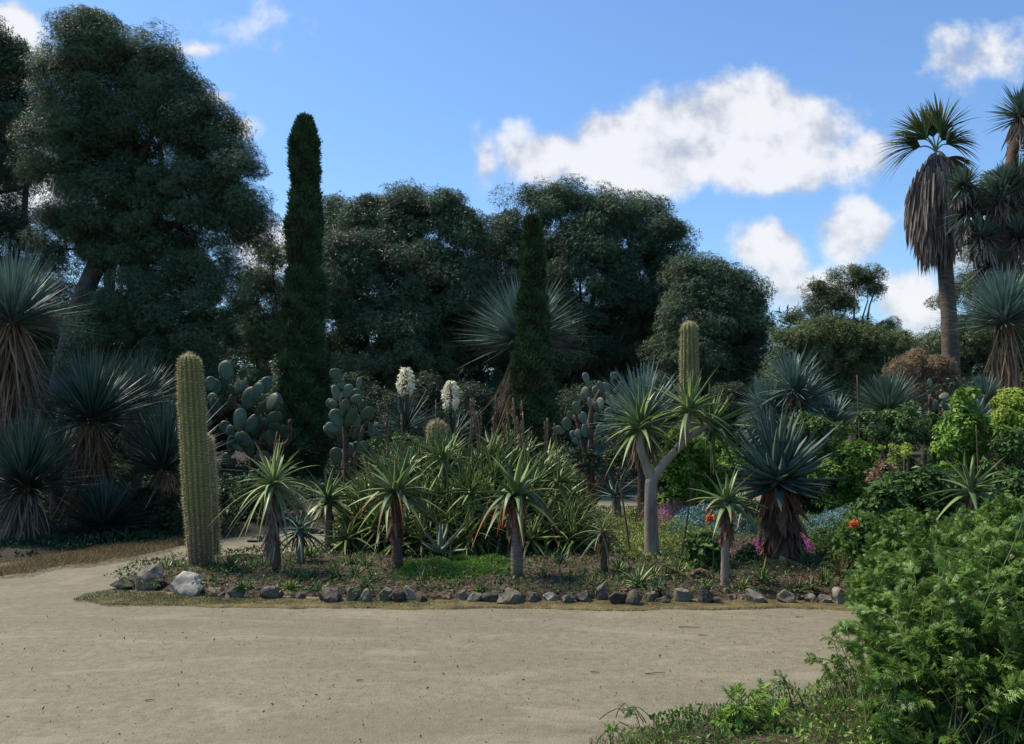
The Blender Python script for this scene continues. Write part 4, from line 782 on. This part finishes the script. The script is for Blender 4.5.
    bush('shrub', 'twiggy brown shrub by the rusty stem right of the thicket', [(560, 500, 12), (575, 510, 14), (590, 520, 12)], 11.8, 'tan', 30, 700, .05, .1, seed=20, stems=22, fillin=False)
build_bushes()
def flower(label, px, py, Y):
    rg = rng_(5); c = at(px, py, Y); b = c * (1, 1, 0); root = thing('orange_flower', label, 'flower', b); mb = MB(); tube(mb, curve(b, c, (.03, 0, 0), 7), .005, k=5); mb.build('stem', MT['stem'], root)
    mb = MB(); n = 60; stamp(mb, *LEAF, c + rdir(rg, n) * .02, rdir(rg, n), rdir(rg, n), .05, rg.random(n)); mb.build('petals', MT['orange'], root)
flower('ruffled orange flower among the green leaves at the right', 854, 524, 8.2)
flower('small orange red bud beside the thin tree aloe', 710, 518, 8.3)

def carpet(name, label, poly, n, tmpl, size, mat, seed, hgt=.06, cat='ground cover', bl=False, W=.004, zb=.05, D_up=.7):
    rg = rng_(seed); P2 = np.array([p[:2] for p in poly]); lo, hi = P2.min(0), P2.max(0); P = rg.uniform(lo, hi, (n * 3, 2)); s = inside_sd(P, P2) + .10 * vnoise(P, 6, seed)
    P = P[s > 0][:n]; s = s[s > 0][:n]; m = len(P); hump = np.minimum(1, s / .25) * (.6 + .4 * vnoise(P, 8, seed + 1)); z = zb + hgt * hump * rg.random(m) ** .5
    P3 = np.column_stack((P, z)); mb = MB()
    if bl: P3[:, 2] = zb; blades(mb, P3, nrm(rg.normal(size=(m, 3)) * .5 + UP), size * rg.uniform(.4, 1.2, m) * (.4 + .6 * np.minimum(1, np.abs(hump))), W, droop=.3, nseg=2, prof='taper', fold=.2, rg=rg)
    else: stamp(mb, *tmpl, P3, nrm(rdir(rg, m) + UP * D_up), nrm(rdir(rg, m) + UP), size * rg.uniform(.6, 1.2, m), np.clip(.5 + .35 * vnoise(P, 7, seed + 3) + .3 * rg.normal(size=m), 0, 1))
    o = mb.build(name, MT[mat], smooth=False); tag(o, label, cat, kind='stuff'); return o
def build_cover():
    mo = [G(388, 574), G(430, 566), G(480, 568), G(512, 572), G(512, 584), G(470, 590), G(430, 591), G(392, 586)]
    carpet('moss', 'bright green mossy cushion at the foot of the thicket', mo, 16000, LEAF, .028, 'moss', 1, .16, D_up=1.2)
    carpet('flower_carpet', 'magenta flower mat right and left of the massive aloe', [G(728, 566), G(735, 552), G(770, 549), G(812, 552), G(832, 562), G(800, 570), G(740, 570)], 8000, LEAF, .03, 'pink', 2, .20)
    carpet('flower_carpet', 'dusty pink flowers behind the forked aloe trunk', [G(625, 530), G(645, 523), G(700, 522), G(712, 533), G(660, 538)], 9000, LEAF, .036, 'dusty', 3, .36)
    carpet('flower_carpet', 'small pink flowers near the thicket right edge', [G(565, 530), G(590, 526), G(592, 535), G(570, 538)], 3000, LEAF, .03, 'dusty', 4, .3)
    carpet('ground_cover', 'yellow green succulent carpet around the forked aloe', [G(575, 530), G(620, 520), G(700, 523), G(735, 535), G(725, 566), G(690, 578), G(660, 572), G(635, 570), G(600, 560)], 26000, LEAF, .036, 'succ_y', 5, .22)
    carpet('ground_cover', 'blue green succulent carpet between the forked aloe and massive aloe', [G(660, 535), G(690, 526), G(750, 528), G(755, 542), G(700, 546), G(665, 543)], 13000, LEAF, .036, 'succ_b', 6, .36)
    carpet('ground_cover', 'pale grey green mat right of the massive aloe', [G(795, 532), G(830, 524), G(880, 526), G(880, 540), G(820, 542)], 9000, LEAF, .034, 'succ_b', 7, .28)
    carpet('ground_cover', 'low green carpet between the flowers and the right hand bushes', [G(790, 550), G(830, 540), G(900, 540), G(930, 570), G(860, 575), G(820, 568)], 13000, LEAF, .04, 'midgreen', 8, .28)
    carpet('ground_cover', 'yellow green carpet in front of the back path', [G(600, 524), G(645, 518), G(780, 516), G(830, 518), G(780, 530), G(640, 532)], 6500, LEAF, .035, 'succ_y', 9, .12)
    fbp = [G(-200, 530), G(0, 528), G(120, 515), G(220, 515), G(330, 512), G(420, 508), G(520, 500), G(640, 486), G(760, 486), G(900, 488), G(1200, 495), at(1300, 400, 30), at(-300, 400, 30)]
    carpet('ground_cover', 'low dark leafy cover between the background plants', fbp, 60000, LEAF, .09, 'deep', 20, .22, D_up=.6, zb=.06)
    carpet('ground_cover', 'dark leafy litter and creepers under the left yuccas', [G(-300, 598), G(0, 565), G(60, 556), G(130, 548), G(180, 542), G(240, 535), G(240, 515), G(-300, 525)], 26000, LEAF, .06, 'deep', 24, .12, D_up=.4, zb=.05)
    # grasses
    fr = [G(70, 602), G(110, 590), G(170, 595), G(300, 600), G(500, 602), G(700, 603), G(870, 603), G(900, 606), G(700, 609), G(400, 609), G(200, 607), G(110, 607)]
    carpet('grass', 'short olive grass along the stone edging', fr, 22000, None, .06, 'grass', 10, 0, 'grass', True, .005, .012)
    ls = [G(-300, 620), G(-60, 590), G(0, 582), G(60, 570), G(130, 560), G(170, 552), G(190, 541), G(120, 546), G(60, 556), G(0, 566), G(-300, 600)]
    carpet('grass', 'brown dry grass strip before the left yuccas', ls, 26000, None, .11, 'grass_dry', 11, 0, 'grass', True, .006, .04)
    vg = [G(590, 750), G(612, 738), G(650, 726), G(700, 722), G(760, 712), G(820, 690), G(860, 660), G(920, 650), G(1100, 640), G(1150, 800), G(600, 800)]
    carpet('grass', 'green and dry grass on the near right verge', vg, 26000, None, .12, 'grass', 12, 0, 'grass', True, .004, .04)
    carpet('grass', 'brown dry stems in the near right verge', vg, 4500, None, .11, 'grass_dry', 13, 0, 'grass', True, .0035, .04)
    carpet('clover', 'small leafy weeds covering the near right verge', vg, 13000, LEAF, .030, 'poppy', 14, .07, 'ground cover', zb=.05)
    # litter over the beds
    rg = rng_(15); n = 15000; P = np.column_stack((rg.uniform(-6, 6, n), 7.5 + 5.5 * rg.random(n) ** 1.6)); P = P[inside_sd(P, ISLP) > .12]; m = len(P)
    mb = MB(); stamp(mb, *LEAF, np.column_stack((P, .095 + .03 * rg.random(m))), nrm(rdir(rg, m) * (1, 1, .3)), nrm(rdir(rg, m) * .5 + UP), rg.uniform(.02, .07, m), rg.random(m))
    tag(mb.build('leaf_litter', MT['litter'], smooth=False), 'brown leaf litter over the soil of the bed', 'leaf litter', kind='stuff')
    carpet('weeds', 'thin low weeds and moss scattered over the bed soil', ISL, 28000, LEAF, .032, 'midgreen', 21, .09, zb=.09)
    carpet('weeds', 'sparse dark green seedlings in the bed soil', ISL, 15000, LEAF, .05, 'midgreen', 22, .05, zb=.09)
    pp = [G(-100, 612), G(880, 612), G(850, 640), G(650, 715), G(560, 744), G(-100, 744)]
    carpet('fallen_leaves', 'scattered dry leaf bits lying on the path', pp, 330, LEAF, .022, 'litter', 23, .004, 'leaf litter', zb=.006, D_up=0)
    # left-front sand/grass tongue before the boulders
    carpet('grass', 'sparse grass tuft on the sand left of the boulders', [G(60, 600), G(90, 592), G(130, 594), G(160, 600), G(110, 606)], 900, None, .03, 'grass_dry', 16, 0, 'grass', True, .004, .0)
build_cover()

# ------------------------------------------------------------------ stones
def rock(name, label, px, py, w, h, mat, seed, d=None, group='stones edging the bed', sink=.4, cat='stone'):
    rg = rng_(seed + 400); b = G(px, py, .01); Y = b[1]; w, h = (w * 1.02, h * .96) if w < 30 else (w, h); W = w * ppm(Y) * .5; H = h * ppm(Y); Dp = W * (d or rg.uniform(.7, 1.0))
    bm = bmesh.new(); bmesh.ops.create_icosphere(bm, subdivisions=4, radius=1); V = np.array([v.co for v in bm.verts])
    pn = rdir(rg, 20); pd = rg.uniform(.48, .86, 20); 
    for _ in range(2):
        for a, dd in zip(pn, pd): e = V @ a - dd; V = V - np.maximum(e, 0)[:, None] * a * .92
    K = rg.normal(size=(10, 3)) * 3.5; ph = rg.random(10) * 6; V = V * (1 + .022 * np.sin(V @ K.T + ph).sum(1) + .012 * np.sin(V @ K.T * 2.7 + ph * 3).sum(1))[:, None]
    V = V / np.abs(V).max(0); V = V * (W, Dp, H * .5 * (1 + sink)); a = rg.uniform(-.4, .4); 
    V = V @ np.array(((math.cos(a), math.sin(a), 0), (-math.sin(a), math.cos(a), 0), (0, 0, 1)))
    V[:, 0] *= W / np.abs(V[:, 0]).max(); V[:, 2] += H * .5 * (1 - sink)
    mb = MB(); T = [[v.index for v in f.verts] for f in bm.faces]; bm.free(); mb.add(V, T=T, tint=rg.random()); o = mb.build(name, MT[mat], smooth=False)
    o.data.polygons.foreach_set('use_smooth', np.ones(len(o.data.polygons), bool)); o.data.set_sharp_from_angle(angle=R(28)) if hasattr(o.data, 'set_sharp_from_angle') else None
    o.location = tuple(b); tag(o, label, cat, group)
ROCKS = [(146, 588, 36, 28, 'stone', 'rugged grey boulder at the left tip of the bed'), (187, 593, 40, 21, 'stone_pale', 'pale flat topped boulder at the foot of the ribbed cactus'),
 (124, 588, 26, 11, 'stone_dark', 'low dark stone at the very left tip of the bed'), (215, 596, 18, 10, 'stone_brown', 'brown stone just right of the pale boulder'),
 (237, 597, 18, 14, 'stone', 'grey stone first right of the brown one'), (178, 564, 20, 9, 'stone', 'small stone behind the pale boulder'),
 (272, 598, 24, 15, 'stone', 'rounded grey stone before the pale lime tree aloe'), (300, 599, 12, 8, 'stone_dark', 'small dark stone right of the rounded grey one'),
 (332, 601, 28, 17, 'stone_dark', 'dark stone left end of the close row, before the grassy aloe'), (352, 601, 14, 17, 'stone', 'upright grey stone second in the close row'), (365, 602, 14, 14, 'stone', 'mottled stone third in the close row'),
 (386, 601, 14, 17, 'stone', 'bluish stone left of the dark boulder before the straight stemmed aloe'), (398, 602, 20, 14, 'stone_dark', 'dark boulder before the straight stemmed aloe'), (410, 600, 12, 15, 'stone_pale', 'pale wedge stone right of the straight stemmed aloe'),
 (421, 602, 14, 10, 'stone_dark', 'dark low stone right of the pale wedge'), (448, 600, 12, 8, 'stone_brown', 'small brown stone before the moss'), (463, 601, 10, 12, 'stone', 'small upright stone before the moss centre'),
 (475, 602, 16, 10, 'stone', 'flat grey stone before the moss right half'), (491, 602, 18, 13, 'stone_dark', 'dark stone left of the drooping red aloe'), (512, 602, 30, 14, 'stone', 'long grey stone before the drooping red aloe'),
 (533, 602, 18, 13, 'stone_dark', 'dark stone right of the drooping red aloe trunk'), (551, 601, 16, 9, 'stone_pale', 'pale flat stone right of the drooping red aloe'), (568, 603, 16, 11, 'stone', 'grey stone left of the withered aloe'),
 (585, 602, 22, 14, 'stone_dark', 'dark slab before the withered aloe'), (601, 600, 14, 20, 'stone', 'stone standing tall below the withered aloe'), (617, 604, 20, 16, 'stone_dark', 'dark rounded stone right of the withered aloe'),
 (634, 605, 18, 16, 'stone_dark', 'dark blue stone before the bright ground aloe'), (650, 602, 14, 11, 'stone', 'grey stone right of the bright ground aloe'), (664, 603, 16, 9, 'stone_dark', 'low dark stone before the fallen log'),
 (682, 602, 22, 14, 'stone', 'grey slab right of the fallen log'), (705, 603, 16, 18, 'stone_dark', 'squared upright dark stone left of the thin tree aloe'), (718, 604, 11, 9, 'stone_dark', 'little dark stone at the thin tree aloe foot'),
 (757, 603, 22, 14, 'stone', 'rounded grey stone right of the thin tree aloe'), (785, 603, 22, 14, 'stone', 'second rounded grey stone below the massive aloe'), (798, 600, 14, 10, 'stone', 'small stone behind the second rounded one'),
 (813, 603, 16, 10, 'stone', 'flat stone before the reddish rosette'), (826, 603, 14, 9, 'stone', 'low stone left of the white one at the row end'), (840, 604, 14, 20, 'stone_pale', 'whitish upright stone at the right end of the row'),
 (786, 572, 22, 18, 'stone_brown', 'brown split stone by the magenta flowers'), (800, 573, 18, 14, 'stone_dark', 'dark stone touching the brown split stone'),
 (300, 565, 26, 12, 'stone_dark', 'dark flat stone behind the bed edge beside the short blue aloe'), (262, 562, 16, 8, 'stone', 'small stone behind the little succulent clump'), (860, 600, 22, 10, 'stone_dark', 'dark stone under the bush leaves at the right end'),
 (352, 540, 20, 10, 'stone_dark', 'dark stone at the back path left of the thicket'), (255, 541, 16, 6, 'stone', 'grey flat stone beyond the back path left of the lime aloe'), (315, 533, 20, 7, 'stone_dark', 'dark flat stone beyond the back path right of the lime aloe')]
def fillers():
    rg = rng_(66)
    for i in range(34):
        px = rg.uniform(215, 850); m = ('stone', 'stone_dark', 'stone_brown', 'stone_dark')[i % 4]
        rock('stone', 'small stone chip wedged among the larger edging stones', px, 596 + rg.uniform(-4, 5), rg.uniform(6, 13), rg.uniform(4, 9), m, 200 + i, group='small stone chips in the edging')
fillers()
for i, (px, py, w, h, m, lab) in enumerate(ROCKS): rock('stone', lab, px, py, w, h, m, i)
def log_():
    b = G(700, 585, .03); mb = MB(); rg = rng_(9); p = [at(640, 586, 8.2), at(680, 580, 8.3), at(700, 572, 8.35), at(712, 578, 8.3)]
    tube(mb, smooth(p, 16), np.linspace(.022, .038, 16), k=9, wob=.12, rg=rg); tube(mb, smooth([at(665, 566, 8.4), at(678, 572, 8.35), at(690, 579, 8.3)], 8), np.linspace(.012, .03, 8), k=6)
    mb.V = [v - b for v in mb.V]; o = mb.build('log', MT['brown_bark']); o.location = tuple(b); tag(o, 'dark fallen log with a stub lying behind the edging stones', 'log')
log_()
def fallen():
    rg = rng_(19); spec = [(690, 627, 22, 'longest twig lying on the path'), (655, 673, 20, 'dark twig on the path below the longest one'), (703, 635, 9, 'short twig right of the longest one'), (595, 672, 8, 'short dark twig toward the bottom centre of the path'),
        (800, 617, 8, 'dark leaf fragment on the path near the pale end stone'), (360, 680, 7, 'tiny twig on the path at lower left of centre'), (150, 700, 9, 'tiny twig on the path near the lower left corner')]
    for px, py, l, lab in spec:
        b = G(px, py, .012); mb = MB(); s = ppm(b[1]) * l * .5; a = rg.uniform(-.3, .3)
        tube(mb, curve(b - (s, s * a, 0), b + (s, s * a, 0), (0, .004, 0), 6), np.linspace(.004, .002, 6), k=5); mb.V = [v - b for v in mb.V]; o = mb.build('twig', MT['twig']); o.location = tuple(b); tag(o, lab, 'twig', 'twigs on the path')
fallen()

# ------------------------------------------------------------------ foreground bush and weeds
def leafy_bush(label, bases, lobes, nst, nleaf_st, size, seed, mat='poppy', name='shrub', cat='shrub', droop=.25, stem_r=.004):
    rg = rng_(seed); b0 = np.mean([b for b in bases], 0); root = thing(name, label, cat, b0); ms = MB(); ml = MB()
    w = np.array([l[3] if len(l) > 3 else l[1] ** 2 for l in lobes], float); w /= w.sum()
    PP = []; DD = []; NN = []; SS = []; TT = []
    for i in range(nst):
        c, r = lobes[rg.choice(len(lobes), p=w)][:2]; d = rdir(rg, 1)[0]; e = np.array(c) + d * r * rg.random() ** .35 * (1.45 if rg.random() < .14 else 1)
        b = np.array(bases[rg.integers(len(bases))]) + (rg.uniform(-.15, .15), rg.uniform(-.15, .15), 0); e[2] = max(e[2], .08)
        L = np.linalg.norm(e - b); pts = smooth([b, b * .75 + e * .25 + UP * L * .13, b * .42 + e * .58 + UP * L * .19 + rg.normal(size=3) * .04 * L, b * .15 + e * .85 + UP * L * .10, e, e + (e - b) / L * .10 * L - UP * .05 * L], 18)
        tube(ms, pts, np.linspace(stem_r, stem_r * .3, 18), k=5, tint=rg.random()); tt = rg.random()
        m = nleaf_st; t = rg.uniform(.2, 1, m) ** .8; idx = t * 17; i0 = np.minimum(idx.astype(int), 16); f = (idx - i0)[:, None]; P = pts[i0] * (1 - f) + pts[i0 + 1] * f; T = nrm(pts[i0 + 1] - pts[i0])
        o_ = rdir(rg, m); o_ = nrm(o_ - T * (o_ * T).sum(1, keepdims=True)); D = nrm(o_ * .9 + T * .6 - UP * droop)
        Nn = nrm(UP * .9 + rdir(rg, m) * .6); PP.append(P); DD.append(D); NN.append(Nn); SS.append(size * rg.uniform(.55, 1.2, m) * (1.1 - .35 * t)); TT.append(np.clip(tt * .5 + rg.random(m) * .5, 0, 1))
    stamp(ml, *LOBED[:3], np.concatenate(PP), np.concatenate(DD), np.concatenate(NN), np.concatenate(SS), np.concatenate(TT), al=LOBED[3])
    ms.build('stems', MT['stem'], root); ml.build('foliage', MT[mat], root); return root
def lob(px, py, r, Y): return (at(px, py, Y), r * ppm(Y))
leafy_bush('big leafy foreground bush filling the lower right corner', [G(960, 760, .03), G(900, 745, .03), G(1010, 740, .03)],
    [lob(985, 690, 75, 4.1), lob(915, 690, 52, 4.3), lob(1000, 620, 60, 4.5), lob(935, 625, 48, 4.7), lob(885, 640, 26, 4.8), lob(1020, 560, 45, 5.0), lob(900, 735, 40, 4.0), lob(860, 640, 20, 4.9), lob(1050, 660, 90, 4.3)], 300, 112, .070, 1)
leafy_bush('taller leafy bush with arching stems behind the corner bush', [G(1000, 640, .03), G(940, 635, .03), G(1060, 640, .03)],
    [lob(960, 590, 42, 5.8), lob(905, 590, 36, 6.0), lob(1000, 545, 44, 6.0), lob(935, 555, 34, 6.2), lob(880, 600, 24, 6.0), lob(1015, 522, 24, 6.4), lob(1030, 580, 56, 5.9), lob(975, 545, 24, 6.4)], 220, 96, .077, 2)
leafy_bush('leafy bush spilling over the edging at the right end of the bed', [G(905, 605, .03), G(880, 603, .03), G(950, 600, .03)],
    [lob(875, 575, 26, 7.3), lob(905, 560, 30, 7.4), lob(940, 545, 32, 7.6), lob(860, 590, 14, 7.2), lob(975, 542, 28, 7.7), lob(1010, 545, 30, 7.7), lob(885, 540, 14, 7.6), lob(930, 528, 14, 7.8)], 190, 80, .080, 3)
leafy_bush('loose sapling leaning left out of the corner bush', [G(838, 700, .03)], [lob(832, 655, 18, 5.0), lob(820, 665, 12, 5.0), lob(850, 645, 16, 5.0), lob(840, 635, 10, 5.0)], 7, 34, .06, 4, name='sapling', cat='plant')
leafy_bush('spiky upright weed left of the loose sapling', [G(781, 712, .02)], [lob(780, 680, 7, 4.7), lob(786, 685, 6, 4.7)], 6, 14, .045, 5, name='weed', cat='weed', droop=-.4, stem_r=.004)
leafy_bush('broad leaved thistle like weed at the bottom edge', [G(748, 735, .02)], [lob(745, 708, 20, 4.35), lob(770, 712, 16, 4.35), lob(735, 722, 14, 4.3)], 14, 12, .11, 6, mat='bright', name='weed', cat='weed', droop=0, stem_r=.004)
leafy_bush('little round leaved seedling at the left end of the verge', [G(630, 726, .02)], [lob(631, 710, 9, 4.5)], 6, 9, .038, 7, name='seedling', cat='weed', stem_r=.003)
leafy_bush('tiny seedling at the bottom edge left of the round leaved one', [G(614, 742, .02)], [lob(613, 731, 6, 4.3)], 4, 8, .04, 8, mat='bright', name='seedling', cat='weed', stem_r=.003)
# more low plants filling the bed
def infill():
    rg = rng_(88)
    spec = [(365, 588, 12, 'aloe_t', 'narrow green rosette between the stone row and the straight stemmed aloe, on its left'), (430, 578, 11, 'aloe_l', 'pale green rosette at the left end of the moss'),
            (544, 580, 15, 'aloe_t', 'green rosette between the drooping red aloe and the withered one'), (560, 566, 18, 'aloe_b', 'blue green rosette at the thicket foot right of the drooping red aloe'),
            (590, 588, 11, 'succ_y', 'yellow green rosette directly before the withered aloe'), (618, 574, 16, 'aloe', 'dark rosette just right of the withered aloe stem'), (668, 578, 14, 'aloe_t', 'green rosette behind the fallen log'),
            (690, 566, 14, 'aloe_l', 'pale rosette in the carpet right of the forked trunk'), (706, 590, 10, 'aloe', 'little rosette left of the thin tree aloe foot'), (742, 590, 12, 'succ_y', 'yellow green rosette right of the thin tree aloe foot'),
            (790, 592, 12, 'aloe_r', 'reddish rosette behind the second rounded stone'), (825, 584, 15, 'aloe_t', 'green rosette left of the bronze strap leaves'), (803, 566, 18, 'aloe', 'spreading green rosette right of the massive aloe skirt'),
            (287, 590, 9, 'succ_y', 'tiny rosette at the stones before the pale lime tree aloe'), (318, 592, 9, 'aloe', 'tiny dark rosette left of the close stone row'), (250, 590, 9, 'aloe_t', 'tiny rosette between the rounded stones at the left'),
            (350, 566, 15, 'aloe_t', 'green rosette between the bare stemmed aloe and the straight stemmed one'), (312, 560, 13, 'aloe', 'rosette between the two short stemmed aloes'), (481, 592, 8, 'aloe_t', 'tiny rosette before the moss on its right'),
            (655, 590, 10, 'aloe_b', 'small blue rosette right of the bright ground aloe')]
    for i, (px, py, r, m, lab) in enumerate(spec):
        small_rosette('rosette_plant', lab, px, py, r, int(rg.integers(16, 26)), rg.uniform(.022, .04), m, seed=300 + i, droop=(-.15, rg.uniform(.1, .5)), multi=int(rg.integers(1, 4)))
    bush('shrub', 'small leafy shrub right of the withered aloe, under the forked aloe', [(622, 556, 9), (632, 562, 8), (612, 562, 7)], 9.6, 'midgreen', 30, 1000, .05, .06, seed=31)
    bush('shrub', 'low yellow green shrublet left of the thin tree aloe', [(690, 575, 9), (676, 570, 8)], 8.9, 'bright', 24, 900, .04, .05, seed=32)
    bush('shrub', 'green leafy clump at the foot of the massive aloe on its left', [(748, 556, 10), (742, 562, 8)], 9.2, 'midgreen', 24, 900, .045, .05, seed=33)
    bush('shrub', 'green leafy clump right of the magenta mat', [(838, 562, 11), (848, 565, 11)], 8.9, 'midgreen', 50, 2200, .05, .06, seed=34)
infill()
bush('shrub', 'green shrub growing under the rounded yellow green bush', [(1014, 446, 18), (1000, 458, 16), (1030, 450, 20), (1018, 470, 20)], 10.6, 'midgreen', 70, 4200, .07, .1, seed=40)
bush('shrub', 'dark shrub at the base of the distant pale prickly pear', [(580, 462, 14), (600, 465, 14), (565, 470, 12), (615, 462, 10)], 14.2, 'deep', 40, 3000, .06, .09, seed=41, fillin=False)
